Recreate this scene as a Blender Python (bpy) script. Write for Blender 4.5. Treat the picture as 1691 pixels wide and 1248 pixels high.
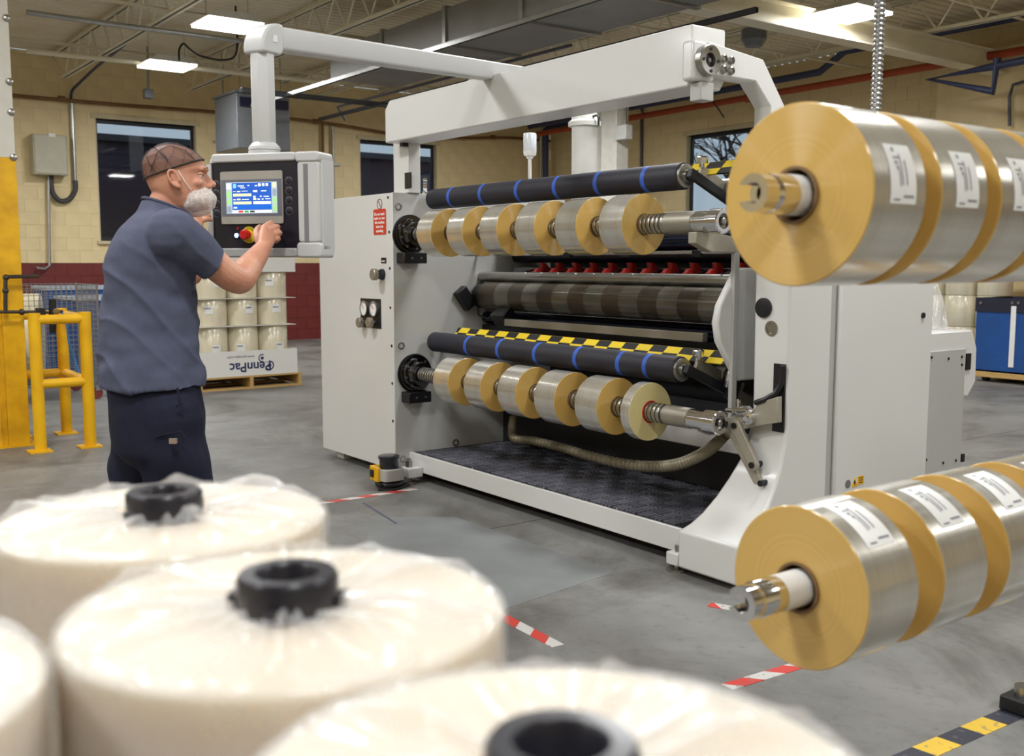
import bpy, bmesh, math, random
from mathutils import Vector, Matrix, noise
random.seed(7)
PI = math.pi
SC = bpy.context.scene
COL = SC.collection
for o in list(bpy.data.objects):
    bpy.data.objects.remove(o)

# ------------------------------------------------------------------ camera
H = 1.35                       # eye height above the machine base plane
FPX = 1700.0                   # focal length in pixels of a 1691 px wide frame
PITCH = math.atan(189 / 1700)
YAW = math.radians(36.5)
cam_d = bpy.data.cameras.new('camera')
cam = bpy.data.objects.new('camera', cam_d)
COL.objects.link(cam)
cam.location = (0, 0, H)
cam.rotation_euler = (PI / 2 - PITCH, 0, PI / 2 - YAW)
cam_d.sensor_fit = 'HORIZONTAL'
cam_d.sensor_width = 36.0
cam_d.lens = FPX / 1691 * 36.0
cam_d.clip_start = 0.02
cam_d.clip_end = 200
cam_d.dof.use_dof = True
cam_d.dof.focus_distance = 5.0
cam_d.dof.aperture_fstop = 4.5
SC.camera = cam

# ------------------------------------------------------------------ world: dusk sky outside the windows
W = bpy.data.worlds.new('dusk')
SC.world = W
W.use_nodes = True
bg = W.node_tree.nodes['Background']
bg.inputs[0].default_value = (0.46, 0.55, 0.62, 1)
bg.inputs[1].default_value = 1.0

SC.view_settings.view_transform = 'Standard'
SC.view_settings.look = 'None'
SC.view_settings.gamma = 1.0
SC.view_settings.use_curve_mapping = False
SC.view_settings.exposure = 0.0
LAMP_W = 43.0                  # watts of each ceiling lamp

# ------------------------------------------------------------------ measuring: a point of the photo on a known plane of the place
_F = Vector((-math.cos(YAW) * math.cos(PITCH), math.sin(YAW) * math.cos(PITCH), -math.sin(PITCH)))
_R = Vector((math.sin(YAW), math.cos(YAW), 0))
_U = _R.cross(_F)
def at(u, v, **k):
    d = _F * FPX + _R * (u - 845.5) - _U * (v - 624.0)
    ax, val = list(k.items())[0]
    if ax == 'd':
        t = val / FPX
    else:
        i = 'xyz'.index(ax)
        t = (val - (0, 0, H)[i]) / d[i]
    return Vector((d[0] * t, d[1] * t, H + d[2] * t))

FZ = -0.06                     # floor level
FWD = Vector((-math.cos(YAW), math.sin(YAW), 0))   # level viewing direction
RGT = _R.copy()

# ------------------------------------------------------------------ materials
def lin(c):
    return tuple(((x / 255) / 12.92 if x / 255 <= 0.04045 else ((x / 255 + 0.055) / 1.055) ** 2.4) for x in c) + (1,)
_M = {}
def mat(name, col=(200, 200, 200), rough=0.5, metal=0.0, var=None, bump=None, coat=0.0, spec=0.5, emit=None, alpha=None, trans=0.0, stretch=None, col2=None):
    """Principled material; var=(scale, amount) gives grain in the colour, bump=(scale, strength) fine relief."""
    if name in _M:
        return _M[name]
    m = bpy.data.materials.new(name)
    m.use_nodes = True
    nt = m.node_tree
    b = nt.nodes['Principled BSDF']
    c = lin(col)
    b.inputs['Base Color'].default_value = c
    b.inputs['Roughness'].default_value = rough
    b.inputs['Metallic'].default_value = metal
    b.inputs['Coat Weight'].default_value = coat
    b.inputs['Coat Roughness'].default_value = 0.12
    b.inputs['Specular IOR Level'].default_value = spec
    b.inputs['Transmission Weight'].default_value = trans
    if emit:
        b.inputs['Emission Color'].default_value = lin(emit[0])
        b.inputs['Emission Strength'].default_value = emit[1]
    if alpha is not None:
        b.inputs['Alpha'].default_value = alpha
    tc = nt.nodes.new('ShaderNodeTexCoord')
    src = tc.outputs['Object']
    if stretch:
        mp = nt.nodes.new('ShaderNodeMapping')
        mp.inputs['Scale'].default_value = stretch
        nt.links.new(src, mp.inputs[0])
        src = mp.outputs[0]
    var = var or (9.0, 0.06)
    n = nt.nodes.new('ShaderNodeTexNoise')
    n.inputs['Scale'].default_value = var[0]
    n.inputs['Detail'].default_value = 5
    nt.links.new(src, n.inputs['Vector'])
    r = nt.nodes.new('ShaderNodeValToRGB')
    r.color_ramp.elements[0].position = 0.3
    r.color_ramp.elements[1].position = 0.7
    c2 = lin(col2) if col2 else tuple(x * (1 - 2 * var[1]) for x in c[:3]) + (1,)
    r.color_ramp.elements[0].color = c2
    r.color_ramp.elements[1].color = c
    nt.links.new(n.outputs['Fac'], r.inputs[0])
    nt.links.new(r.outputs[0], b.inputs['Base Color'])
    if bump:
        n2 = nt.nodes.new('ShaderNodeTexNoise')
        n2.inputs['Scale'].default_value = bump[0]
        n2.inputs['Detail'].default_value = 4
        nt.links.new(src, n2.inputs['Vector'])
        bp = nt.nodes.new('ShaderNodeBump')
        bp.inputs['Strength'].default_value = bump[1]
        bp.inputs['Distance'].default_value = 0.02
        nt.links.new(n2.outputs['Fac'], bp.inputs['Height'])
        nt.links.new(bp.outputs[0], b.inputs['Normal'])
    _M[name] = m
    return m

# ------------------------------------------------------------------ mesh building
ROT = set()                    # things whose parts are given in the thing's own axes
def wloc(o):
    v = Vector((0, 0, 0))
    while o is not None:
        if o in ROT:
            return None
        v += o.location
        o = o.parent
    return v

class MB:
    def __init__(s):
        s.v = []; s.f = []; s.mi = []; s.cur = 0
    def add(s, vs, fs):
        n = len(s.v)
        s.v += [tuple(p) for p in vs]
        s.f += [tuple(i + n for i in f) for f in fs]
        s.mi += [s.cur] * len(fs)
        return s
    def box(s, a, b):
        x0, x1 = sorted((a[0], b[0])); y0, y1 = sorted((a[1], b[1])); z0, z1 = sorted((a[2], b[2]))
        return s.add([(x0, y0, z0), (x1, y0, z0), (x1, y1, z0), (x0, y1, z0), (x0, y0, z1), (x1, y0, z1), (x1, y1, z1), (x0, y1, z1)],
                     [(0, 3, 2, 1), (4, 5, 6, 7), (0, 1, 5, 4), (1, 2, 6, 5), (2, 3, 7, 6), (3, 0, 4, 7)])
    def obox(s, c, ax, ay, az, hx, hy, hz):
        """box about c with unit axes ax, ay, az and half sizes"""
        c = Vector(c); vs = []
        for k in (-1, 1):
            for (i, j) in ((-1, -1), (1, -1), (1, 1), (-1, 1)):
                vs.append(c + ax * (i * hx) + ay * (j * hy) + az * (k * hz))
        return s.add(vs, [(0, 3, 2, 1), (4, 5, 6, 7), (0, 1, 5, 4), (1, 2, 6, 5), (2, 3, 7, 6), (3, 0, 4, 7)])
    def bar(s, p, q, w, h, up=(0, 0, 1)):
        """rectangular bar from p to q, w wide and h tall"""
        p = Vector(p); q = Vector(q); d = (q - p); L = d.length; d.normalize()
        up = Vector(up)
        if abs(d.dot(up)) > 0.98:
            up = Vector((1, 0, 0))
        sd = d.cross(up).normalized(); u2 = sd.cross(d).normalized()
        return s.obox((p + q) / 2, d, sd, u2, L / 2, w / 2, h / 2)
    def lathe(s, p, ax, prof, seg=24, closed=False):
        """prof = [(distance along ax, radius)...] turned about the line p + t*ax"""
        p = Vector(p); ax = Vector(ax).normalized()
        t = Vector((0, 0, 1)) if abs(ax.z) < 0.9 else Vector((1, 0, 0))
        a = ax.cross(t).normalized(); b = ax.cross(a).normalized()
        vs = []; fs = []; n = len(prof)
        for (h, r) in prof:
            for k in range(seg):
                g = 2 * PI * k / seg
                vs.append(p + ax * h + (a * math.cos(g) + b * math.sin(g)) * r)
        for i in range(n - 1 if not closed else n):
            j = (i + 1) % n
            for k in range(seg):
                k2 = (k + 1) % seg
                fs.append((i * seg + k, i * seg + k2, j * seg + k2, j * seg + k))
        if not closed:
            if prof[0][1] > 1e-6: fs.append(tuple(range(seg - 1, -1, -1)))
            if prof[-1][1] > 1e-6: fs.append(tuple((n - 1) * seg + k for k in range(seg)))
        return s.add(vs, fs)
    def cyl(s, p, q, r, seg=20, r2=None):
        p = Vector(p); q = Vector(q); d = q - p
        return s.lathe(p, d, [(0, r), (d.length, r if r2 is None else r2)], seg)
    def tube(s, pts, r, seg=10):
        pts = [Vector(p) for p in pts]; n = len(pts)
        rs = r if isinstance(r, (list, tuple)) else [r] * n
        vs = []; fs = []; a = None
        for i, p in enumerate(pts):
            d = (pts[min(i + 1, n - 1)] - pts[max(i - 1, 0)]).normalized()
            if a is None:
                t = Vector((0, 0, 1)) if abs(d.z) < 0.9 else Vector((1, 0, 0))
                a = d.cross(t).normalized()
            else:
                a = (a - d * a.dot(d)).normalized()
            b = d.cross(a)
            for k in range(seg):
                g = 2 * PI * k / seg
                vs.append(p + (a * math.cos(g) + b * math.sin(g)) * rs[i])
        for i in range(n - 1):
            for k in range(seg):
                k2 = (k + 1) % seg
                fs.append((i * seg + k, i * seg + k2, (i + 1) * seg + k2, (i + 1) * seg + k))
        fs.append(tuple(range(seg - 1, -1, -1))); fs.append(tuple((n - 1) * seg + k for k in range(seg)))
        return s.add(vs, fs)
    def prism(s, poly, ax, lo, hi):
        """poly of 2-tuples in the plane across axis ax ('x': (y,z), 'y': (x,z), 'z': (x,y))"""
        def P(q, h):
            return {'x': (h, q[0], q[1]), 'y': (q[0], h, q[1]), 'z': (q[0], q[1], h)}[ax]
        n = len(poly)
        vs = [P(q, lo) for q in poly] + [P(q, hi) for q in poly]
        fs = [tuple(range(n - 1, -1, -1)), tuple(range(n, 2 * n))]
        fs += [(i, (i + 1) % n, n + (i + 1) % n, n + i) for i in range(n)]
        return s.add(vs, fs)
    def ball(s, c, rx, ry=None, rz=None, seg=16, rings=10, axes=None):
        ry = rx if ry is None else ry; rz = rx if rz is None else rz
        X, Y, Z = axes or (Vector((1, 0, 0)), Vector((0, 1, 0)), Vector((0, 0, 1)))
        c = Vector(c); vs = [c - Z * rz]; fs = []
        for i in range(1, rings):
            ph = -PI / 2 + PI * i / rings
            for k in range(seg):
                g = 2 * PI * k / seg
                vs.append(c + X * (rx * math.cos(ph) * math.cos(g)) + Y * (ry * math.cos(ph) * math.sin(g)) + Z * (rz * math.sin(ph)))
        vs.append(c + Z * rz)
        for k in range(seg):
            fs.append((0, 1 + (k + 1) % seg, 1 + k))
            fs.append((len(vs) - 1, 1 + (rings - 2) * seg + k, 1 + (rings - 2) * seg + (k + 1) % seg))
        for i in range(rings - 2):
            for k in range(seg):
                k2 = (k + 1) % seg
                fs.append((1 + i * seg + k, 1 + i * seg + k2, 1 + (i + 1) * seg + k2, 1 + (i + 1) * seg + k))
        return s.add(vs, fs)
    def loft(s, rings, cap=True):
        seg = len(rings[0]); vs = [p for r in rings for p in r]; fs = []
        for i in range(len(rings) - 1):
            for k in range(seg):
                k2 = (k + 1) % seg
                fs.append((i * seg + k, i * seg + k2, (i + 1) * seg + k2, (i + 1) * seg + k))
        if cap:
            fs.append(tuple(range(seg - 1, -1, -1))); fs.append(tuple((len(rings) - 1) * seg + k for k in range(seg)))
        return s.add(vs, fs)
    def xf(s, fn, start=0):
        s.v[start:] = [tuple(fn(Vector(p))) for p in s.v[start:]]
        return s
    def mesh(s, name, mats, off=None, smooth=False):
        me = bpy.data.meshes.new(name)
        off = off or Vector((0, 0, 0))
        me.from_pydata([(p[0] - off[0], p[1] - off[1], p[2] - off[2]) for p in s.v], [], s.f)
        mats = mats if isinstance(mats, (list, tuple)) else [mats]
        for m in mats:
            me.materials.append(m)
        if len(mats) > 1:
            me.polygons.foreach_set('material_index', s.mi)
        bm = bmesh.new(); bm.from_mesh(me)
        bmesh.ops.recalc_face_normals(bm, faces=bm.faces)
        bm.to_mesh(me); bm.free()
        if smooth:
            me.shade_smooth()
            try:
                me.set_sharp_from_angle(angle=math.radians(smooth if smooth is not True else 35))
            except Exception:
                pass
        me.update()
        return me
    def build(s, name, mats, parent=None, bevel=0, smooth=False, base=None):
        """one mesh object; without a parent its origin is set at the middle of its foot"""
        if parent is not None:
            off = wloc(parent) or Vector((0, 0, 0))
        else:
            xs = [p[0] for p in s.v]; ys = [p[1] for p in s.v]; zs = [p[2] for p in s.v]
            off = Vector(base) if base is not None else Vector(((min(xs) + max(xs)) / 2, (min(ys) + max(ys)) / 2, min(zs)))
        o = bpy.data.objects.new(name, s.mesh(name, mats, off, smooth))
        COL.objects.link(o)
        if parent is not None:
            o.parent = parent
        else:
            o.location = off
        if bevel:
            bv = o.modifiers.new('bevel', 'BEVEL'); bv.width = bevel; bv.segments = 2; bv.limit_method = 'ANGLE'
            o.data.shade_smooth()
            try: o.data.set_sharp_from_angle(angle=math.radians(50))
            except Exception: pass
        return o

def thing(name, loc, label, cat, group=None, rot=None):
    o = bpy.data.objects.new(name, None)
    COL.objects.link(o)
    o.location = loc
    o.empty_display_size = 0.1
    if rot is not None:
        o.rotation_euler = rot
        ROT.add(o)
    return tag(o, label, cat, group)
def tag(o, label=None, cat=None, group=None, kind=None):
    if label: o['label'] = label
    if cat: o['category'] = cat
    if group: o['group'] = group
    if kind: o['kind'] = kind
    return o
def copy_tree(o, parent=None):
    c = o.copy(); COL.objects.link(c); c.parent = parent
    for ch in list(o.children):
        copy_tree(ch, c)
    if o in ROT: ROT.add(c)
    return c
def shared(name, me, parent, loc, rot=None):
    """another part that uses mesh data already made"""
    o = bpy.data.objects.new(name, me); COL.objects.link(o); o.parent = parent
    off = wloc(parent)
    o.location = Vector(loc) - (off if off is not None else Vector((0, 0, 0)))
    if rot is not None: o.rotation_euler = rot
    return o
def text_part(name, txt, m, parent, o, ax, up, size, align='CENTER', depth=0.0006, spacing=1.0, bold=0.0):
    """lettering as flat mesh: o = anchor, ax = reading direction, up = letter up"""
    cu = bpy.data.curves.new('lettering', 'FONT')
    cu.body = txt; cu.size = size; cu.align_x = align; cu.align_y = 'CENTER'; cu.extrude = depth; cu.space_line = spacing; cu.offset = bold
    tmp = bpy.data.objects.new('lettering', cu); COL.objects.link(tmp)
    bpy.context.view_layer.update()
    me = bpy.data.meshes.new_from_object(tmp.evaluated_get(bpy.context.evaluated_depsgraph_get()))
    bpy.data.objects.remove(tmp)
    ax = Vector(ax).normalized(); up = Vector(up).normalized(); nn = ax.cross(up)
    off = wloc(parent) or Vector((0, 0, 0))
    for v in me.vertices:
        v.co = Vector(o) + ax * v.co.x + up * v.co.y + nn * v.co.z - off
    me.materials.clear(); me.materials.append(m)
    ob = bpy.data.objects.new(name, me); COL.objects.link(ob); ob.parent = parent
    return ob
def rrect(cx, cy, hx, hy, r, n=5):
    out = []
    for (sx, sy, a0) in ((1, 1, 0), (-1, 1, PI / 2), (-1, -1, PI), (1, -1, 1.5 * PI)):
        for i in range(n + 1):
            a = a0 + PI / 2 * i / n
            out.append((cx + sx * (hx - r) + r * math.cos(a), cy + sy * (hy - r) + r * math.sin(a)))
    return out

white_paint = mat('white_paint', (214, 214, 211), 0.34, var=(3, 0.012), coat=0.3)
grey_paint = mat('grey_paint', (176, 176, 172), 0.4, var=(4, 0.02))
black_rubber = mat('black_rubber', (30, 30, 42), 0.55, var=(30, 0.08))
black_paint = mat('black_paint', (22, 22, 26), 0.4)
dark_steel = mat('dark_steel', (60, 60, 66), 0.35, 0.8)
steel = mat('steel', (170, 168, 162), 0.28, 0.95, var=(30, 0.05))
chrome = mat('chrome', (225, 225, 228), 0.1, 1.0, var=(10, 0.02))
alu = mat('aluminium', (158, 152, 138), 0.42, 0.6, var=(25, 0.04))
safety_yellow = mat('safety_yellow', (240, 188, 8), 0.45, var=(5, 0.06), col2=(222, 165, 4))
red_plastic = mat('red_plastic', (190, 28, 20), 0.4)
blue_band = mat('blue_band', (48, 92, 190), 0.45)
white_sheet = mat('white_label', (236, 236, 234), 0.6, var=(20, 0.02))
ink = mat('ink', (30, 30, 36), 0.7)
# ================================================================== THE ROOM
XW, YW = -17.8, 14.2           # inner faces of the left wall and of the back wall
XE, YS = 6.0, -7.0             # the sides of the hall behind the camera
ZD = 4.66                      # underside of the roof deck
cream = mat('cream_block', (232, 212, 164), 0.62, var=(2.5, 0.05), bump=(60, 0.15), coat=0.0)
maroon = mat('maroon_block', (112, 38, 36), 0.45, var=(3, 0.08), bump=(60, 0.12))
mortar_c = mat('cream_mortar', (222, 202, 155), 0.7, var=(4, 0.05))
mortar_m = mat('maroon_mortar', (92, 30, 30), 0.6, var=(4, 0.06))

# ---- floor: concrete slabs with saw joints
def concrete():
    m = bpy.data.materials.new('concrete'); m.use_nodes = True
    nt = m.node_tree; b = nt.nodes['Principled BSDF']; L = nt.links.new
    g = nt.nodes.new('ShaderNodeNewGeometry')
    def nz(scale, det=6, rough=0.6, dist=0.0):
        n = nt.nodes.new('ShaderNodeTexNoise'); n.inputs['Scale'].default_value = scale
        n.inputs['Detail'].default_value = det; n.inputs['Roughness'].default_value = rough; n.inputs['Distortion'].default_value = dist
        L(g.outputs['Position'], n.inputs['Vector']); return n
    def ramp(src, p0, c0, p1, c1):
        r = nt.nodes.new('ShaderNodeValToRGB'); e = r.color_ramp.elements
        e[0].position = p0; e[0].color = c0; e[1].position = p1; e[1].color = c1
        L(src, r.inputs[0]); return r
    base = ramp(nz(1.1, 8, 0.65).outputs['Fac'], 0.3, lin((106, 105, 102)), 0.7, lin((140, 139, 135)))
    stain = ramp(nz(0.75, 10, 0.72, 0.6).outputs['Fac'], 0.47, (0, 0, 0, 1), 0.62, (1, 1, 1, 1))
    speck = ramp(nz(22, 6, 0.7).outputs['Fac'], 0.56, (0, 0, 0, 1), 0.70, (1, 1, 1, 1))
    mx = nt.nodes.new('ShaderNodeMix'); mx.data_type = 'RGBA'
    mul = nt.nodes.new('ShaderNodeMath'); mul.operation = 'MULTIPLY'; mul.inputs[1].default_value = 0.75
    L(stain.outputs[0], mul.inputs[0]); L(mul.outputs[0], mx.inputs[0])
    L(base.outputs[0], mx.inputs[6]); mx.inputs[7].default_value = lin((80, 77, 73))
    mx2 = nt.nodes.new('ShaderNodeMix'); mx2.data_type = 'RGBA'
    mul2 = nt.nodes.new('ShaderNodeMath'); mul2.operation = 'MULTIPLY'; mul2.inputs[1].default_value = 0.5
    L(speck.outputs[0], mul2.inputs[0]); L(mul2.outputs[0], mx2.inputs[0])
    L(mx.outputs[2], mx2.inputs[6]); mx2.inputs[7].default_value = lin((84, 83, 82))
    L(mx2.outputs[2], b.inputs['Base Color'])
    rr = nt.nodes.new('ShaderNodeMapRange'); rr.inputs[3].default_value = 0.34; rr.inputs[4].default_value = 0.62
    L(nz(3.0).outputs['Fac'], rr.inputs[0]); L(rr.outputs[0], b.inputs['Roughness'])
    bp = nt.nodes.new('ShaderNodeBump'); bp.inputs['Strength'].default_value = 0.12; bp.inputs['Distance'].default_value = 0.01
    L(nz(35, 6).outputs['Fac'], bp.inputs['Height']); L(bp.outputs[0], b.inputs['Normal'])
    return m
CONC = concrete()
fl = MB().box((XW - 0.3, YS - 0.3, FZ - 0.3), (XE + 0.3, YW + 0.3, FZ - 0.012)).build('floor', mat('floor_joint', (60, 58, 55), 0.9))
tag(fl, 'grey stained concrete slab floor of the hall', kind='structure')
xs = [XW, -13.4, -8.9, -4.4, 0.4, XE]
ys = [YS, -2.5, 1.0, 6.2, 10.2, YW]
for i in range(5):
    for j in range(5):
        MB().box((xs[i] + 0.004, ys[j] + 0.004, FZ - 0.012), (xs[i + 1] - 0.004, ys[j + 1] - 0.004, FZ)).build('slab', CONC, fl)
# a paler repair patch in the floor before the platform
MB().prism([(-5.0, 2.72), (-4.72, 3.1), (-3.42, 3.12), (-3.3, 2.35), (-4.3, 2.3)], 'z', FZ, FZ + 0.0012).build('repair_patch', mat('patch_concrete', (126, 129, 129), 0.45, var=(6, 0.08)), fl)

# ---- block walls
BL, BH, MT = 0.40, 0.2027, 0.007
_bm = {}
def block_wall(name, along, plane, a0, a1, z0, z1, holes, label, seen):
    """CMU wall; along 'x' or 'y'; blocks in running bond as parts of the wall, openings left free"""
    th = 0.2
    w = MB()
    def slab(p, q, lo, hi):
        if q - p < 1e-4 or hi - lo < 1e-4: return
        for k, (l2, h2) in enumerate(((max(lo, 1.36), hi), (lo, min(hi, 1.36)))):
            if h2 - l2 < 1e-4: continue
            w.cur = k
            if along == 'y': w.box((plane - th, p, l2), (plane - 0.005, q, h2))
            else: w.box((p, plane + 0.005, l2), (q, plane + th, h2))
    cuts = sorted(holes)
    p = a0
    for (h0, h1, hz0, hz1) in cuts:
        slab(p, h0, z0, z1); slab(h0, h1, z0, hz0); slab(h0, h1, hz1, z1); p = h1
    slab(p, a1, z0, z1)
    wall = w.build(name, [mortar_c, mortar_m])
    tag(wall, label, kind='structure')
    cand = []
    k = 0; z = z0
    while z < z1 - 0.02:
        h = min(BH - MT, z1 - z)
        spans = [(a0, a1)]
        for (h0, h1, hz0, hz1) in cuts:
            if z + h > hz0 + 0.03 and z < hz1 - 0.03:
                ns = []
                for (s0, s1) in spans:
                    if h0 > s0: ns.append((s0, min(h0, s1)))
                    if h1 < s1: ns.append((max(h1, s0), s1))
                spans = [q for q in ns if q[1] - q[0] > 0.03]
        for (s0, s1) in spans:
            c = a0 - (BL / 2 if k % 2 else 0)
            while c < s1:
                b0, b1 = max(c, s0), min(c + BL - MT, s1)
                if b1 - b0 > 0.03: cand.append((b0, b1, z, h))
                c += BL
        z += BH; k += 1
    vis = [c for c in cand if seen((c[0] + c[1]) / 2, c[2] + c[3] / 2)]
    rest = [c for c in cand if not seen((c[0] + c[1]) / 2, c[2] + c[3] / 2)]
    vis.sort(key=lambda c: ((c[0] + c[1]) / 2) if along == 'y' else -((c[0] + c[1]) / 2))
    rest += vis[300:]; vis = vis[:300]
    for (b0, b1, z, h) in vis:
        mm = maroon if z + h < 1.36 else cream
        key = (along, round(b1 - b0, 3), round(h, 3), mm.name)
        if key not in _bm:
            q = MB(); L = b1 - b0
            if along == 'y': q.box((-0.02, -L / 2, -h / 2), (0, L / 2, h / 2))
            else: q.box((-L / 2, 0, -h / 2), (L / 2, 0.02, h / 2))
            _bm[key] = q.mesh('block', mm)
        c = (plane, (b0 + b1) / 2, z + h / 2) if along == 'y' else ((b0 + b1) / 2, plane, z + h / 2)
        shared('block', _bm[key], wall, c)
    for mm, sel in ((cream, [c for c in rest if c[2] + c[3] >= 1.36]), (maroon, [c for c in rest if c[2] + c[3] < 1.36])):
        if not sel: continue
        q = MB()
        for (b0, b1, z, h) in sel:
            if along == 'y': q.box((plane - 0.02, b0, z), (plane, b1, z + h))
            else: q.box((b0, plane, z), (b1, plane + 0.02, z + h))
        tag(q.build('block_course', mm, wall), kind='stuff')
    return wall
WZ0, WZ1 = 1.72, 3.70
w1 = (4.72, 6.40, WZ0, WZ1)
w2 = (9.55, 11.30, WZ0, WZ1)
block_wall('wall_left', 'y', XW, YS, YW, FZ, ZD, [w1, w2], 'cream painted block wall with maroon dado and two dark windows',
           lambda a, z: 3.2 < a < 12.9 and (z > 3.0 or (z > 1.3 and a < 5.0) or (z > 0.2 and 3.3 < a < 4.9) or (6.4 < a < 9.6 and z > 2.4) or (8.1 < a < 9.2 and z < 1.3)))
w3 = (-13.75, -11.6, WZ0, WZ1)
block_wall('wall_back', 'x', YW, XW, XE, FZ, ZD, [w3], 'cream painted block wall with the orange pipe and tree window',
           lambda a, z: -17.3 < a < -7.0 and z > 2.55)
tag(MB().box((XE, YS, FZ), (XE + 0.2, YW, ZD)).build('wall_right', cream), 'plain cream side wall of the hall', kind='structure')
tag(MB().box((XW, YS - 0.2, FZ), (XE, YS, ZD)).build('wall_front', cream), 'plain cream wall at the near end of the hall', kind='structure')
pil = MB().box((-8.5, YW - 0.35, FZ), (-5.6, YW - 0.001, ZD - 0.4)).build('trim_1', cream)
tag(pil, 'cream wall projection beside the blue pipes', kind='structure')

# ---- windows
fr_m = mat('window_frame', (38, 40, 46), 0.45)
sill_m = mat('window_reveal', (206, 192, 156), 0.6)
glass = bpy.data.materials.new('window_glass'); glass.use_nodes = True
gb = glass.node_tree.nodes['Principled BSDF']
gb.inputs['Base Color'].default_value = (0.75, 0.8, 0.85, 1); gb.inputs['Roughness'].default_value = 0.02
gb.inputs['Transmission Weight'].default_value = 1.0; gb.inputs['IOR'].default_value = 1.45
def window(name, along, plane, hole, label):
    a0, a1, z0, z1 = hole
    def bx(q, p0, p1, lo, hi, d0, d1):
        if along == 'y': q.box((plane - d0, p0, lo), (plane - d1, p1, hi))
        else: q.box((p0, plane + d0, lo), (p1, plane + d1, hi))
    q = MB(); t = 0.06
    for (p0, p1, lo, hi) in ((a0, a0 + t, z0, z1), (a1 - t, a1, z0, z1), (a0 + t, a1 - t, z0, z0 + t), (a0 + t, a1 - t, z1 - t, z1)):
        bx(q, p0, p1, lo, hi, 0.10, 0.16)
    fr = q.build(name, fr_m); tag(fr, label, kind='structure')
    q = MB(); bx(q, a0 + t, a1 - t, z0 + t, z1 - t, 0.125, 0.135); q.build('pane', glass, fr)
    q = MB(); bx(q, a0 - 0.06, a1 + 0.06, z1, z1 + 0.07, -0.03, 0.1); q.build('lintel', sill_m, fr)
    q = MB(); bx(q, a0, a0 + 0.02, z0, z1, 0.0, 0.1); q.build('reveal', sill_m, fr)
    q = MB(); bx(q, a1 - 0.02, a1, z0, z1, 0.0, 0.1); q.build('reveal', sill_m, fr)
    q = MB(); bx(q, a0 - 0.04, a1 + 0.04, z0 - 0.05, z0, -0.05, 0.1); q.build('sill', sill_m, fr)
window('window_1', 'y', XW, w1, 'dark dusk window behind the man')
window('window_2', 'y', XW, w2, 'dark dusk window behind the machine post showing a brick building')
window('window_3', 'x', YW, w3, 'window in the back wall showing bare branches')

# ---- outside: neighbouring brick building beyond the left wall and a bare tree beyond the back wall
yard = mat('asphalt', (46, 46, 50), 0.9)
tag(MB().box((-44, -14, FZ - 0.4), (XW - 0.25, 40, FZ - 0.31)).build('yard_floor', yard), 'dark asphalt yard outside the windows', kind='structure')
nb = thing('brick_building', (-25.0, 8.0, FZ), 'dark brick building across the yard outside the left windows', 'building')
nbw = mat('night_brick', (72, 60, 78), 0.8, var=(3, 0.2), stretch=(1, 1, 14))
MB().box((-30, -8, FZ), (-25, 20, 4.15)).build('wall', nbw, nb)
MB().box((-30.2, -8.2, 4.15), (-24.8, 20.2, 4.3)).build('roof_edge', mat('roof_edge', (60, 62, 70), 0.6), nb)
for wy in (2.5, 7.5, 12.0):
    wn = MB().box((-25.0, wy, 1.0), (-24.95, wy + 1.3, 2.6)).build('window', fr_m, nb)
    MB().box((-24.96, wy + 0.08, 1.08), (-24.94, wy + 1.22, 2.52)).build('pane', mat('night_pane', (30, 34, 44), 0.1), wn)
tr = thing('bare_tree', (-17.5, 21.0, FZ), 'leafless dark tree outside the back window', 'tree')
q = MB(); bark = mat('bark', (34, 28, 27), 0.9)
def grow(p, d, L, r, n):
    e = p + d * L
    q.tube([p, (p + e) / 2 + Vector((random.uniform(-1, 1), random.uniform(-1, 1), random.uniform(-1, 1))) * L * 0.06, e], [r, r * 0.85, r * 0.65], 5)
    if n == 0: return
    for i in range(3):
        nd = (d + Vector((random.uniform(-1, 1), random.uniform(-1, 1), random.uniform(-0.5, 0.8))) * 0.75).normalized()
        grow(p.lerp(e, random.uniform(0.55, 1.0)), nd, L * random.uniform(0.62, 0.8), r * 0.6, n - 1)
MB().tube([(-17.5, 21, FZ - 0.3), (-17.45, 21, 1.2), (-17.6, 21.05, 2.6)], [0.22, 0.18, 0.15], 10).build('trunk', bark, tr)
for ddx in (-0.75, -0.3, 0.2, 0.65, 0.0):
    grow(Vector((-17.6, 21.05, 2.4)), Vector((ddx, random.uniform(-.3, .3), 0.75)).normalized(), 1.5, 0.085, 5)
q.build('branches', bark, tr)

# ---- roof deck with ribs running along y
deck_m = mat('deck_paint', (236, 228, 204), 0.6, var=(1.5, 0.05), col2=(224, 213, 186))
q = MB(); px = 0.152; n = int((XE - XW) / px)
prof = []
for i in range(n + 1):
    x = XW + i * px
    prof += [(x, ZD + 0.04), (x + 0.03, ZD + 0.04), (x + 0.045, ZD), (x + 0.135, ZD), (x + 0.15, ZD + 0.04)]
vs = [(x, YS, z) for x, z in prof] + [(x, YW, z) for x, z in prof]
m_ = len(prof)
q.add(vs, [(i, i + 1, m_ + i + 1, m_ + i) for i in range(m_ - 1)])
q.box((XW, YS, ZD + 0.05), (XE, YW, ZD + 0.12))
tag(q.build('ceiling', deck_m), 'ribbed cream metal roof deck', kind='structure')

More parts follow.
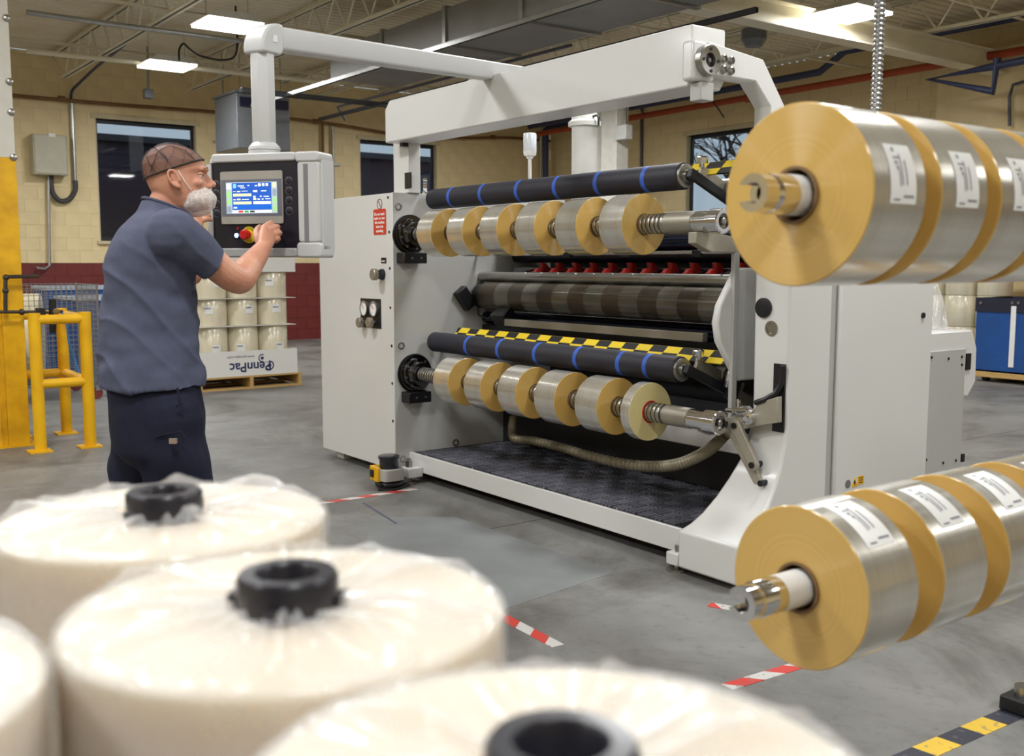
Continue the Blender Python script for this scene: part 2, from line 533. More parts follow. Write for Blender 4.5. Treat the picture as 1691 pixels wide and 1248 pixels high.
# ---- open web joists along x
joist_m = mat('joist_paint', (236, 229, 206), 0.5, var=(4, 0.05))
web_mesh = None
JZ = 4.17; JT = ZD - 0.03
dx = 0.30
def webm(x):
    return MB().cyl((-dx / 2 * x, 0, -(JT - JZ) / 2 + 0.02), (dx / 2 * x, 0, (JT - JZ) / 2 - 0.02), 0.013, 6).mesh('web_bar', joist_m)
WB = (webm(1), webm(-1))
ch_b = {}
joist_ys = [0.2, 2.15, 4.1, 6.05, 8.0, 9.95, 11.9]
names = ['first', 'second', 'third', 'fourth', 'fifth', 'sixth', 'seventh']
for j, y in enumerate(joist_ys):
    x0, x1 = XW + 0.75, -2.0
    r_ = thing('roof_joist', (XW + 0.4, y, JZ), 'cream open web roof joist, %s from the yellow column side of the roof' % names[j], 'joist', 'roof joists')
    q = MB()
    for s in (-1, 1):
        q.box((XW + 0.02, y + s * 0.012, JT - 0.05), (XE, y + s * 0.052, JT - 0.045)); q.box((XW + 0.02, y + s * 0.012, JT - 0.05), (XE, y + s * 0.017, JT + 0.02))
    q.build('top_chord', joist_m, r_)
    q = MB()
    for s in (-1, 1):
        q.box((x0, y + s * 0.012, JZ), (XE, y + s * 0.055, JZ + 0.006)); q.box((x0, y + s * 0.012, JZ), (XE, y + s * 0.018, JZ + 0.045))
    q.build('bottom_chord', joist_m, r_)
    MB().cyl((x0 + 0.02, y, JZ + 0.02), (XW + 0.08, y, JT - 0.03), 0.014, 6).build('end_web', joist_m, r_)
    k = 0; x = x0 + 0.1
    xe = {0: -9.0, 1: -9.0, 2: -7.5, 3: -6.0, 4: -5.0, 5: -4.0, 6: -4.0}[j]
    while x < xe:
        shared('web_bar', WB[k % 2], r_, (x + dx / 2, y, (JZ + JT) / 2)); x += dx; k += 1
# bridging angles along y under the deck
for i, x in enumerate((-14.9, -12.2, -9.6, -6.6)):
    b = MB().box((x, YS + 0.05, JZ + 0.07), (x + 0.035, YW - 0.02, JZ + 0.075)); b.box((x, YS + 0.05, JZ + 0.07), (x + 0.004, YW - 0.02, JZ + 0.105))
    tag(b.build('bridging_angle', joist_m), 'thin cream bridging angle across the joists, %s from the left wall' % names[i], 'steel angle', 'bridging angles')
# main girder and the white building column
g_ = thing('roof_girder', (-7.6, 10.0, 3.86), 'cream steel roof girder running to the back wall at right', 'girder')
q = MB(); q.box((-7.72, 5.4, 3.90), (-7.48, YW - 0.36, 3.915)); q.build('bottom_flange', joist_m, g_)
MB().box((-7.605, 5.4, 3.915), (-7.595, YW - 0.36, JZ - 0.015)).build('web', joist_m, g_)
MB().box((-7.72, 5.4, JZ - 0.015), (-7.48, YW - 0.36, JZ)).build('top_flange', joist_m, g_)
cp = at(1006, 230, y=12.0)
c_ = thing('building_column', (cp.x, 12.0, FZ), 'white steel building column behind the machine with a small box', 'column')
colw = mat('column_white', (226, 224, 214), 0.45)
MB().box((cp.x - 0.3, 11.9, FZ), (cp.x - 0.27, 12.16, JZ - 0.02)).build('flange', colw, c_)
MB().box((cp.x + 0.27, 11.9, FZ), (cp.x + 0.30, 12.16, JZ - 0.02)).build('flange', colw, c_)
MB().box((cp.x - 0.27, 12.02, FZ), (cp.x + 0.27, 12.04, JZ - 0.02)).build('web', colw, c_)
MB().cyl((cp.x + 0.42, 11.98, 3.62), (cp.x + 0.42, 11.98, JZ), 0.025, 10).build('conduit', steel, c_)
bx_ = MB().box((cp.x + 0.3, 11.85, 3.4), (cp.x + 0.58, 12.0, 3.64)).build('junction_box', mat('box_grey', (205, 205, 200), 0.45), c_, bevel=0.01)

# ---- ceiling lamps: one kind of fixture over the whole hall
lamp_body = mat('lamp_body', (220, 220, 216), 0.4)
lamp_lens = mat('lamp_lens', (255, 255, 255), 0.4, emit=((255, 250, 240), 7.0))
def make_lamp(label):
    r_ = thing('ceiling_lamp', (0, 0, 0), label, 'lamp', 'strip lamps under the roof', rot=(0, 0, 0))
    MB().prism([(-0.34, 0.03), (-0.22, 0.11), (0.22, 0.11), (0.34, 0.03)], 'x', -0.30, 0.30).build('reflector', lamp_body, r_)
    MB().box((-0.29, -0.32, 0.0), (0.29, 0.32, 0.03)).build('lens', lamp_lens, r_)
    for s in (-1, 1):
        MB().cyl((0, s * 0.25, 0.1), (0, s * 0.25, 0.5), 0.004, 5).build('hanger', steel, r_)
    return r_
def lamp_light(p, par):
    l = bpy.data.lights.new('lamp_light', 'AREA'); l.shape = 'RECTANGLE'; l.size = 0.58; l.size_y = 0.64
    l.energy = LAMP_W; l.color = (0.965, 0.98, 1.0)
    o = bpy.data.objects.new('lamp_light', l); COL.objects.link(o); o.parent = par; o.location = (0, 0, -0.006)
    return o
LZ = 4.06
first = None
spots = []
for (u, v, lb) in ((376, 44, 'bright lamp above the control panel elbow'), (276, 111, 'bright lamp further back above the left window'), (1407, 26, 'bright lamp at upper right beside the spiral conduit')):
    p = at(u, v, z=LZ); spots.append((p.x, p.y, lb))
for (x, y) in ((-9.2, 1.4), (-14.6, 9.6), (-11.6, 10.2), (-14.6, 0.4), (-2.4, 9.6), (-5.3, 5.0), (-5.6, 0.9), (-2.0, 4.6), (-2.2, 0.2), (-5.0, -3.2), (-9.0, -3.0), (1.6, 4.4), (1.6, 0.2), (1.4, 9.0), (-1.8, -3.6)):
    spots.append((x, y, None))
where = {0: 'over the yellow column', 1: 'beyond the second dark window', 2: 'in the far corner', 3: 'far left end of the roof', 4: 'over the blue cart', 5: 'over the machine', 6: 'over the floor before the machine', 7: 'over the wound rolls at right', 8: 'over the wrapped rolls', 9: 'in the near left bay', 10: 'in the near far-left bay', 11: 'right of the camera', 12: 'behind the camera', 13: 'far right bay', 14: 'near right bay'}
for i, (x, y, lb) in enumerate(spots):
    lb = lb or ('strip lamp under the roof ' + where[i - 3])
    if first is None:
        first = make_lamp(lb); o = first
    else:
        o = copy_tree(first); o['label'] = lb
    o.location = (x, y, LZ)
    lamp_light((x, y, LZ), o)
# ================================================================== THE SLITTER REWINDER
YF = 3.33                       # front plane
XL0, XL1 = -6.84, -5.78         # left cabinet
XR0, XR1 = -3.23, -2.88         # right frame
mc = thing('slitting_machine', (-4.86, 4.1, FZ), 'large white slitter rewinder with two rewind shafts and a tread plate step', 'machine')
inner_m = mat('inner_plate_paint', (196, 196, 192), 0.3, var=(3, 0.015), coat=0.4)
# left cabinet
MB().box((XL0, YF + 0.012, 0.0), (XL1 - 0.012, 4.75, 1.80)).build('left_cabinet', white_paint, mc, bevel=0.008)
lp = MB().box((XL0 + 0.002, YF, 0.004), (XL1 - 0.004, YF + 0.011, 1.797)).build('front_panel', white_paint, mc, bevel=0.003)
ip = MB().box((XL1 - 0.011, YF + 0.002, -0.01), (XL1, 4.75, 1.80)).build('inner_side_plate', inner_m, mc, bevel=0.002)
for (u, v) in ((641, 326), (643, 383), (644, 443), (645, 508), (647, 571), (648, 633), (649, 695), (651, 752)):
    p = at(u, v, y=YF); MB().cyl((p.x, YF - 0.003, p.z), (p.x, YF + 0.004, p.z), 0.009, 10).build('screw', dark_steel, lp)
for (u, v) in ((651, 341), (656, 571), (659, 758), (746, 731)):
    p = at(u + 2, v, x=XL1)
    b = MB().lathe((XL1 - 0.004, p.y + 0.02, p.z), (1, 0, 0), [(0, 0.024), (0.008, 0.024), (0.009, 0.017), (0.003, 0.015), (0.003, 0.004)], 18).build('recessed_bolt', steel, ip, smooth=True)
# warning plate on the front panel
p0 = at(617, 346, y=YF); p1 = at(638, 387, y=YF)
sg = MB().prism(rrect((p0.x + p1.x) / 2, (p0.z + p1.z) / 2, (p1.x - p0.x) / 2, (p0.z - p1.z) / 2, 0.012), 'y', YF - 0.003, YF).build('warning_plate', mat('sign_red', (206, 62, 38), 0.45), lp)
text_part('lettering', 'Do not reach\nunder or over\nthis machine\nwhen it is\noperating', white_sheet, sg, ((p0.x + p1.x) / 2, YF - 0.0035, (p0.z + p1.z) / 2 - 0.004), (1, 0, 0), (0, 0, 1), 0.0245, spacing=1.1, bold=0.0006)
p = at(627, 337, y=YF)
q = MB().lathe((p.x, YF - 0.002, p.z), (0, 1, 0), [(0, 0.034), (0, 0.029), (0.002, 0.029), (0.002, 0.034)], 28, closed=True)
q.bar((p.x - 0.02, YF - 0.001, p.z + 0.022), (p.x + 0.02, YF - 0.001, p.z - 0.022), 0.003, 0.006, (0, 1, 0))
q.build('no_reach_symbol', mat('symbol_ink', (120, 60, 56), 0.5), lp)
# small black plate, selector knob
p = at(634, 430, y=YF)
pl = MB().box((p.x - 0.032, YF - 0.003, p.z - 0.018), (p.x + 0.032, YF, p.z + 0.018)).build('name_plate', black_paint, lp)
MB().box((p.x - 0.02, YF - 0.0045, p.z - 0.008), (p.x + 0.02, YF - 0.003, p.z - 0.001)).build('marking', white_sheet, pl)
p = at(632, 453, y=YF)
kb = MB().lathe((p.x, YF, p.z), (0, -1, 0), [(0, 0.036), (0.014, 0.036), (0.018, 0.030), (0.05, 0.030)], 26).build('selector_knob', dark_steel, lp, smooth=True)
MB().lathe((p.x, YF, p.z), (0, -1, 0), [(0.05, 0.038), (0.075, 0.038), (0.079, 0.034)], 26).build('knob_cap', alu, kb, smooth=True)
# gauge panel
p0 = at(596, 492, y=YF); p1 = at(630, 543, y=YF)
gp = MB().box((p0.x, YF - 0.005, p1.z), (p1.x, YF, p0.z)).build('gauge_panel', black_paint, lp, bevel=0.002)
for (u, v) in ((604, 509), (620, 510)):
    p = at(u, v, y=YF)
    g = MB().lathe((p.x, YF, p.z), (0, -1, 0), [(0, 0.052), (0.02, 0.052), (0.022, 0.046), (0.014, 0.045)], 26).build('gauge', steel, gp, smooth=True)
    MB().cyl((p.x, YF - 0.010, p.z), (p.x, YF - 0.016, p.z), 0.045, 26).build('dial', white_sheet, g)
    q = MB().bar((p.x, YF - 0.017, p.z), (p.x - 0.022, YF - 0.017, p.z + 0.024), 0.002, 0.005, (0, 1, 0))
    q.build('needle', red_plastic, g)
    q = MB()
    for k in range(11):
        a = math.radians(-45 + 27 * k)
        q.bar((p.x + 0.034 * math.cos(a), YF - 0.0165, p.z + 0.034 * math.sin(a)), (p.x + 0.042 * math.cos(a), YF - 0.0165, p.z + 0.042 * math.sin(a)), 0.001, 0.003, (0, 1, 0))
    q.build('scale_marks', ink, g)
for (u, v) in ((602, 532), (618, 532)):
    p = at(u, v, y=YF)
    MB().lathe((p.x + 0.012, YF, p.z), (0, -1, 0), [(0, 0.012), (0.03, 0.012), (0.03, 0.034), (0.055, 0.034), (0.058, 0.030)], 22).build('regulator_knob', alu, gp, smooth=True)
# blower inlet on the far side of the cabinet
p = at(507, 508, x=XL0)
MB().lathe((XL0, 3.62, 0.98), (-1, 0, 0), [(0, 0.13), (0.18, 0.13), (0.18, 0.115), (0.02, 0.115)], 28).build('blower_inlet', mat('blower_black', (26, 26, 34), 0.25, coat=0.4), mc, smooth=True)
for (x, y) in ((-6.7, 3.45), (-6.7, 4.6), (-5.9, 4.6)):
    MB().box((x - 0.05, y - 0.05, FZ), (x + 0.05, y + 0.05, 0.0)).build('levelling_foot', white_paint, mc)
# levelling foot by the safety scanner
q = MB().cyl((-5.66, 3.36, FZ), (-5.66, 3.36, FZ + 0.012), 0.05, 18); q.cyl((-5.66, 3.36, FZ), (-5.66, 3.36, 0.10), 0.014, 10)
q.cyl((-5.66, 3.36, 0.045), (-5.66, 3.36, 0.085), 0.026, 6)
lf = q.build('levelling_foot', steel, mc)
MB().box((-5.70, 3.32, -0.02), (-5.60, 3.43, 0.045)).build('foot_bracket', white_paint, lf, bevel=0.006)
# rear housing and dark cross members behind the rollers
MB().box((XL1, 4.62, 0.1), (XR0, 4.75, 1.62)).build('rear_panel', mat('rear_dark', (44, 43, 46), 0.5), mc)
MB().box((XL1, 4.24, 1.56), (XR0, 4.6, 1.64)).build('cross_member', mat('cross_grey', (150, 149, 145), 0.4), mc, bevel=0.006)
MB().box((XL1, 4.05, 0.37), (XR0, 4.14, 0.47)).build('cross_member', white_paint, mc, bevel=0.006)
MB().box((XL1, 4.2, 0.10), (XR0, 4.23, 0.60)).build('dark_shield', mat('shield_dark', (34, 34, 40), 0.5), mc)
MB().box((XL1, 4.02, 0.86), (XR0, 4.5, 0.94)).build('cross_member', dark_steel, mc, bevel=0.006)
MB().box((-5.3, 3.86, 0.955), (-3.6, 3.9, 1.0)).build('guide_bar', alu, mc, bevel=0.003)
# platform
pf = MB().box((XL1 + 0.10, 3.43, 0.003), (XR0 + 0.03, 3.45, 0.118)).build('step_skirt', white_paint, mc, bevel=0.004)
tread_m = mat('tread_plate', (40, 40, 46), 0.4, 0.2, var=(5, 0.2), bump=(30, 0.05))
pt = MB().box((XL1, 3.45, 0.085), (XR0 + 0.03, 4.35, 0.112)).build('tread_plate', tread_m, mc)
MB().box((XL1, 3.435, 0.003), (XL1 + 0.10, 3.46, 0.114)).build('step_end', white_paint, mc)
q = MB(); t = 0.09
for i in range(int(2.42 / t)):
    for j in range(int(0.88 / t)):
        x = XL1 + 0.05 + i * t; y = 3.47 + j * t
        for k in range(3):
            o_ = 0.018 + k * 0.027
            if (i + j) % 2: q.box((x + 0.004, y + o_ - 0.008, 0.112), (x + t - 0.004, y + o_ + 0.008, 0.1185))
            else: q.box((x + o_ - 0.008, y + 0.004, 0.112), (x + o_ + 0.008, y + t - 0.004, 0.1185))
tag(q.build('tread_lugs', mat('tread_lug', (128, 128, 140), 0.38, 0.1, var=(3, 0.35)), pt), kind='stuff')
for x in (XL1 + 0.15, -5.1, -4.4, -3.8):
    MB().lathe((x, 3.475, 0.112), (0, 0, 1), [(0, 0.008), (0.006, 0.006)], 10).build('screw', steel, pt)
# right frame: C-shaped side with a swept foot
c_poly = [(3.33, -0.03), (3.33, 0.145), (3.40, 0.17), (3.46, 0.215), (3.52, 0.29), (3.565, 0.37), (3.60, 0.455), (3.622, 0.545), (3.635, 0.65), (3.63, 1.2), (3.63, 1.78), (3.93, 1.78), (3.93, -0.03)]
q = MB().prism(c_poly, 'x', XR0, XR1)
q.xf(lambda p: p + Vector((0.155 * max(0, min(1, (p.z - 0.15) / 0.42)), 0, 0)) if p.x < -3.1 else p)
q.build('right_frame', white_paint, mc, bevel=0.012)
MB().box((XR0 + 0.02, 3.935, -0.02), (XR1 - 0.02, 3.985, 1.78)).build('panel_seam_strip', grey_paint, mc)
rc = MB().box((XR0, 3.99, -0.02), (XR1, 4.745, 1.78)).build('right_cabinet', white_paint, mc, bevel=0.01)
p = at(1470, 520, x=XR1); MB().lathe(at(1533, 520, x=XR1) + Vector((0, -0.05, 0)), (1, 0, 0), [(0, 0.014), (0.008, 0.014), (0.01, 0.01)], 14).build('lock', dark_steel, rc, smooth=True)
# stickers on the cabinet: round mark, warning triangle, yellow plate
p = at(1400, 799, x=XR1); MB().cyl((XR1, p.y, p.z), (XR1 + 0.002, p.y, p.z), 0.020, 20).build('round_sticker', mat('sticker_grey', (110, 112, 112), 0.4), rc)
p = at(1411, 797, x=XR1); tri = MB().prism([(p.y - 0.024, p.z - 0.018), (p.y + 0.024, p.z - 0.018), (p.y, p.z + 0.024)], 'x', XR1, XR1 + 0.002).build('warning_triangle', safety_yellow, rc)
MB().prism([(p.y - 0.006, p.z + 0.012), (p.y + 0.004, p.z + 0.012), (p.y + 0.001, p.z + 0.001), (p.y + 0.007, p.z + 0.001), (p.y - 0.004, p.z - 0.015), (p.y - 0.001, p.z - 0.003), (p.y - 0.008, p.z - 0.003)], 'x', XR1 + 0.002, XR1 + 0.003).build('lightning_mark', ink, tri)
p = at(1421, 793, x=XR1); yp = MB().box((XR1, p.y - 0.022, p.z - 0.018), (XR1 + 0.002, p.y + 0.022, p.z + 0.022)).build('yellow_plate', safety_yellow, rc)
for k in range(3):
    MB().box((XR1 + 0.002, p.y - 0.016, p.z + 0.012 - k * 0.011), (XR1 + 0.003, p.y + 0.016, p.z + 0.015 - k * 0.011)).build('print_line', ink, yp)
# holes and cap seen on the inner curve of the frame
p = at(1262, 508, y=3.63); MB().lathe((p.x, 3.632, p.z), (0, -1, 0), [(0, 0.044), (0.012, 0.044), (0.014, 0.036)], 24).build('black_cap', black_paint, mc, smooth=True)
p = at(1274, 542, y=3.63); MB().lathe((p.x, 3.632, p.z), (0, -1, 0), [(0, 0.034), (0.006, 0.034), (0.006, 0.024), (0.001, 0.022)], 24).build('bore_ring', steel, mc, smooth=True)
# pale shaped bracket on the inner face of the right frame
br = [(3.70, 1.33), (3.64, 1.24), (3.585, 1.16), (3.565, 1.08), (3.585, 0.99), (3.65, 0.90), (3.72, 0.80), (3.92, 0.80), (3.92, 1.33)]
MB().prism(br, 'x', XR0 - 0.045, XR0 - 0.005).build('bearing_bracket', white_paint, mc, bevel=0.01)
MB().box((XR0 - 0.012, 3.655, 0.60), (XR0 + 0.012, 3.69, 1.40)).build('guide_rail', grey_paint, mc, bevel=0.004)
# foot bracket of the right frame
q = MB().cyl((-3.27, 3.37, FZ), (-3.27, 3.37, FZ + 0.012), 0.05, 18); q.cyl((-3.27, 3.37, FZ), (-3.27, 3.37, 0.06), 0.013, 10)
lf = q.build('levelling_foot', steel, mc)
MB().box((-3.31, 3.335, -0.03), (-3.235, 3.42, 0.03)).build('foot_bracket', white_paint, lf, bevel=0.006)
MB().box((-3.05, 4.5, FZ), (-2.95, 4.7, 0.0)).build('levelling_foot', white_paint, mc)
# over-beam, post and elbow arm
bprof = [(3.33, 2.112), (3.33, 2.36), (3.345, 2.372), (3.54, 2.372), (3.54, 2.112)]
bm_ = MB().prism([(-5.86, 2.112), (-5.86, 2.318), (-5.80, 2.372), (-3.20, 2.372), (-3.20, 2.15), (-3.225, 2.112)], 'y', 3.33, 3.54).build('over_beam', white_paint, mc, bevel=0.008)
ps = MB().box((-5.95, 3.44, 1.80), (-5.76, 3.53, 2.13)).build('beam_post', white_paint, mc, bevel=0.004)
p = at(674, 298, y=3.44)
MB().box((p.x - 0.035, 3.435, p.z - 0.05), (p.x + 0.035, 3.445, p.z + 0.05)).build('cable_slot', black_paint, ps)
p = at(672, 237, y=3.44)
MB().box((p.x - 0.02, 3.40, p.z - 0.02), (p.x + 0.02, 3.44, p.z + 0.06)).build('sensor', black_paint, ps)
arm_poly = [(3.36, 2.155), (3.664, 2.155), (3.77, 2.055), (3.77, 1.70), (3.886, 1.70), (3.886, 2.045), (3.713, 2.256), (3.36, 2.29)]
am = MB().prism(arm_poly, 'x', -3.225, -3.13).build('elbow_arm', white_paint, mc, bevel=0.006)
for (u, v) in ((1194, 97), (1206, 100), (1194, 115), (1206, 117)):
    p = at(u, v, x=-3.13); MB().lathe((-3.13, p.y, p.z), (1, 0, 0), [(0, 0.018), (0.012, 0.018), (0.016, 0.012), (0.008, 0.010)], 14).build('bolt', steel, am, smooth=True)
p = at(1168, 100, x=-3.13)
hb = MB().box((-3.21, p.y - 0.075, p.z - 0.085), (-3.14, p.y + 0.06, p.z + 0.085)).build('bearing_housing', white_paint, mc, bevel=0.015)
MB().lathe((-3.14, p.y, p.z), (1, 0, 0), [(0, 0.066), (0.03, 0.066), (0.034, 0.060), (0.03, 0.030), (0.01, 0.028)], 28).build('flange_ring', steel, hb, smooth=True)
MB().cyl((-3.14, p.y, p.z), (-3.125, p.y, p.z), 0.027, 18).build('shaft_bore', black_paint, hb)
MB().cyl((-3.14, p.y, p.z), (-3.115, p.y, p.z), 0.009, 12).build('shaft_tip', chrome, hb)
for k in range(4):
    a = PI / 4 * 0 + k * PI / 2; MB().cyl((-3.11, p.y + 0.046 * math.cos(a), p.z + 0.046 * math.sin(a)), (-3.104, p.y + 0.046 * math.cos(a), p.z + 0.046 * math.sin(a)), 0.007, 10).build('screw', dark_steel, hb)
MB().box((-3.20, p.y - 0.03, p.z - 0.165), (-3.135, p.y + 0.05, p.z - 0.088)).build('clear_cover', grey_paint, hb, bevel=0.004)
# lifting eye on the left cabinet
q = MB().lathe((-5.58, 3.62, 1.86), (0.55, 0.83, 0), [(-0.012, 0.05), (0.012, 0.05), (0.012, 0.028), (-0.012, 0.028)], 24, closed=True); q.cyl((-5.85, 3.62, 1.79), (-5.85, 3.62, 1.82), 0.02, 12)
q.xf(lambda p: p + Vector((-0.27, 0, 0)) if p.x > -5.75 else p)
q.build('lifting_eye', chrome, mc, smooth=True)
# rewind shafts
UY, UZ, LY, LZ2 = 3.455, 1.535, 3.479, 0.636
film_dark = mat('core_dark', (70, 62, 50), 0.6)
def ux(u, v, y): return at(u, v, y=y).x
def rewind_shaft(y, z, xs, nm):
    x_ring0, x_ring1, x_tube, x_chr, x_end = xs
    fl_ = MB().lathe((XL1, y, z), (1, 0, 0), [(0, 0.118), (0.03, 0.118), (0.03, 0.105), (0.055, 0.10), (0.055, 0.085), (0.10, 0.075), (0.10, 0.05)], 36).build('drive_flange', mat('flange_steel', (104, 103, 104), 0.18, 1.0), mc, smooth=30)
    MB().lathe((XL1, y, z), (1, 0, 0), [(-0.002, 0.127), (0.012, 0.127), (0.012, 0.117), (-0.002, 0.117)], 36, closed=True).build('flange_seal', black_paint, fl_)
    for k in range(8):
        a = k * PI / 4 + 0.2; MB().cyl((XL1 + 0.05, y + 0.093 * math.cos(a), z + 0.093 * math.sin(a)), (XL1 + 0.062, y + 0.093 * math.cos(a), z + 0.093 * math.sin(a)), 0.007, 8).build('screw', steel, fl_)
    bk = MB().box((XL1, y - 0.10, z - 0.185), (XL1 + 0.10, y + 0.07, z - 0.115)).build('black_block', black_paint, mc, bevel=0.005)
    for s in (-0.045, 0.025):
        MB().cyl((XL1 + 0.1, y + s, z - 0.15), (XL1 + 0.105, y + s, z - 0.15), 0.008, 10).build('screw', steel, bk)
    sh = MB().cyl((XL1 + 0.08, y, z), (x_tube, y, z), 0.040, 28).build('rewind_shaft', mat('shaft_grey', (128, 128, 128), 0.35, 0.85), mc, smooth=True)
    ring = MB().lathe((0, 0, 0), (1, 0, 0), [(-0.009, 0.040), (-0.009, 0.0465), (-0.006, 0.048), (0.010, 0.048), (0.013, 0.0465), (0.013, 0.040)], 26).mesh('friction_ring', steel, smooth=30)
    x = XL1 + 0.12
    while x < x_ring1 - 0.015:
        shared('friction_ring', ring, sh, (x, y, z)); x += 0.0275
    MB().cyl((x_ring1, y, z), (x_tube, y, z), 0.049, 30).build('sleeve', alu, sh, smooth=True)
    MB().lathe((x_tube, y, z), (1, 0, 0), [(0, 0.046), (x_chr - x_tube, 0.046)], 30).build('chrome_section', chrome, sh, smooth=True)
    ck = MB().lathe((x_chr, y, z), (1, 0, 0), [(0, 0.050), (0.004, 0.056), (x_end - x_chr - 0.004, 0.056), (x_end - x_chr, 0.050), (x_end - x_chr - 0.002, 0.034), (x_end - x_chr - 0.03, 0.032)], 32).build('end_chuck', chrome, sh, smooth=30)
    MB().lathe((x_end - 0.03, y, z), (1, 0, 0), [(0, 0.033), (0.002, 0.02), (0.03, 0.016), (0.034, 0.010)], 18).build('centre_stud', steel, sh, smooth=30)
    return sh
rewind_shaft(UY, UZ, (-3.61, ux(1105, 370, UY), ux(1150, 370, UY), ux(1176, 367, UY), ux(1196, 366, UY)), 'u')
rewind_shaft(LY, LZ2, (-3.55, ux(1103, 682, LY), ux(1142, 688, LY), ux(1168, 692, LY), ux(1190, 695, LY)), 'l')
# rider rollers with blue bands and their levers
NY, NZU, NZL, NR = 3.590, 1.760, 0.842, 0.064
def rider(y, z, us, v0, v1, name):
    ro = MB().lathe((XL1 + 0.08, y, z), (1, 0, 0), [(0, NR - 0.012), (0.006, NR), (2.214, NR), (2.22, NR - 0.006)], 40).build('rider_roller', black_rubber, mc, smooth=30)
    for u in us:
        x = at(u, v0 + (v1 - v0) * (u - 700) / 430, y=y - 0.045).x
        MB().lathe((x, y, z), (1, 0, 0), [(-0.014, NR + 0.0003), (0.014, NR + 0.0003), (0.014, NR - 0.004), (-0.014, NR - 0.004)], 40, closed=True).build('blue_band', blue_band, ro, smooth=30)
    xe = XL1 + 2.30
    d = MB().lathe((xe, y, z), (1, 0, 0), [(0, 0.056), (0.012, 0.056), (0.014, 0.05), (0.013, 0.03), (0.03, 0.028), (0.03, 0.014)], 30).build('end_disc', steel, ro, smooth=30)
    # lever: dark bar and pale plate side by side running back and down
    a = Vector((xe + 0.055, y, z)); b = Vector((xe + 0.055, y + 0.30, z - 0.13))
    lv = MB().bar(a - (b - a).normalized() * 0.03, b, 0.03, 0.045, (0, 0, 1)).build('rider_lever', black_paint, mc, bevel=0.004)
    MB().bar(a + Vector((-0.04, 0.08, 0.02)), b + Vector((-0.04, 0.12, 0.0)), 0.02, 0.075).build('lever_plate', alu, lv, bevel=0.004)
    MB().lathe(a + Vector((-0.03, 0.085, 0.045)), (0.2, -0.1, 1), [(0, 0.012), (0.02, 0.012), (0.02, 0.028), (0.048, 0.028), (0.05, 0.024)], 18).build('thumb_knob', chrome, lv, smooth=30)
    pv = a.lerp(b, 0.78) + Vector((-0.05, 0.06, 0.055))
    MB().lathe(pv, (1, 0, 0), [(-0.03, 0.05), (0.03, 0.05), (0.035, 0.045), (0.035, 0.025), (0.06, 0.022)], 26).build('lever_bearing', steel, lv, smooth=30)
    MB().obox(b + Vector((0.03, -0.02, 0.045)), Vector((1, 0, 0)), Vector((0, 0.93, -0.36)).normalized(), Vector((0, 0.36, 0.93)).normalized(), 0.022, 0.03, 0.075).build('valve_block', black_paint, lv, bevel=0.004)
    MB().bar(b, b + Vector((0, 0.35, -0.16)), 0.05, 0.06).build('lever_arm', alu, lv, bevel=0.005)
    # pale plate under the lever that carries it back to the frame
    return ro
rider(NY, NZU, (743, 795, 855, 918, 986, 1064), 331, 291, 'u')
rider(NY, NZL, (771, 824, 885, 952, 1023, 1067), 561, 613, 'l')
# hazard striped guards behind the rider rollers
hz = bpy.data.materials.new('hazard_blocks'); hz.use_nodes = True
nt = hz.node_tree; b_ = nt.nodes['Principled BSDF']; b_.inputs['Roughness'].default_value = 0.45
tc = nt.nodes.new('ShaderNodeTexCoord'); sx = nt.nodes.new('ShaderNodeSeparateXYZ'); nt.links.new(tc.outputs['Object'], sx.inputs[0])
def mth(op, a, b=None):
    n = nt.nodes.new('ShaderNodeMath'); n.operation = op
    for i, q in enumerate((a, b)):
        if q is None: continue
        if isinstance(q, (int, float)): n.inputs[i].default_value = q
        else: nt.links.new(q, n.inputs[i])
    return n.outputs[0]
row = mth('FLOOR', mth('DIVIDE', mth('ADD', sx.outputs[2], 0.0), 0.032))
colx = mth('FLOOR', mth('DIVIDE', mth('SUBTRACT', sx.outputs[0], mth('MULTIPLY', sx.outputs[2], 0.55)), 0.105))
chk = mth('MODULO', mth('ABSOLUTE', mth('ADD', row, colx)), 2.0)
mx = nt.nodes.new('ShaderNodeMix'); mx.data_type = 'RGBA'; nt.links.new(mth('GREATER_THAN', chk, 0.5), mx.inputs[0])
mx.inputs[6].default_value = lin((26, 26, 30)); mx.inputs[7].default_value = lin((236, 206, 40)); nt.links.new(mx.outputs[2], b_.inputs['Base Color'])
for (zc, x0, x1, yy) in ((0.900, -5.66, -3.30, 3.735), (1.800, -3.72, -3.26, 3.74)):
    g = MB().obox((0, 0, 0), Vector((1, 0, 0)), Vector((0, 0.5, 0.866)), Vector((0, -0.866, 0.5)), (x1 - x0) / 2, 0.034, 0.006)
    g.xf(lambda p: p); o = bpy.data.objects.new('hazard_guard', g.mesh('hazard_guard', hz)); COL.objects.link(o); o.parent = mc
    o.location = Vector(((x0 + x1) / 2, yy, zc)) - mc.location
# main drum, web rollers and knife holders
drum_m = mat('drum_brown', (92, 80, 64), 0.3, 0.55, var=(3.2, 0.18), stretch=(1.6, 0.1, 0.1), col2=(70, 66, 62))
dr = MB().lathe((XL1 + 0.10, 4.0, 1.135), (1, 0, 0), [(0, 0.075), (0.01, 0.095), (2.19, 0.095), (2.20, 0.085)], 40).build('contact_drum', drum_m, mc, smooth=30)
for k in range(7):
    x = -5.48 + k * 0.30; MB().lathe((x, 4.0, 1.135), (1, 0, 0), [(0, 0.0955), (0.15, 0.0955), (0.15, 0.09), (0, 0.09)], 40, closed=True).build('film_web', mat('web_film', (122, 118, 108), 0.18, 0.5, var=(6, 0.1)), dr, smooth=30)
MB().lathe((XL1, 4.0, 1.135), (1, 0, 0), [(0, 0.06), (0.03, 0.085), (0.10, 0.085), (0.11, 0.05)], 26).build('drum_bearing', black_paint, mc, smooth=30)
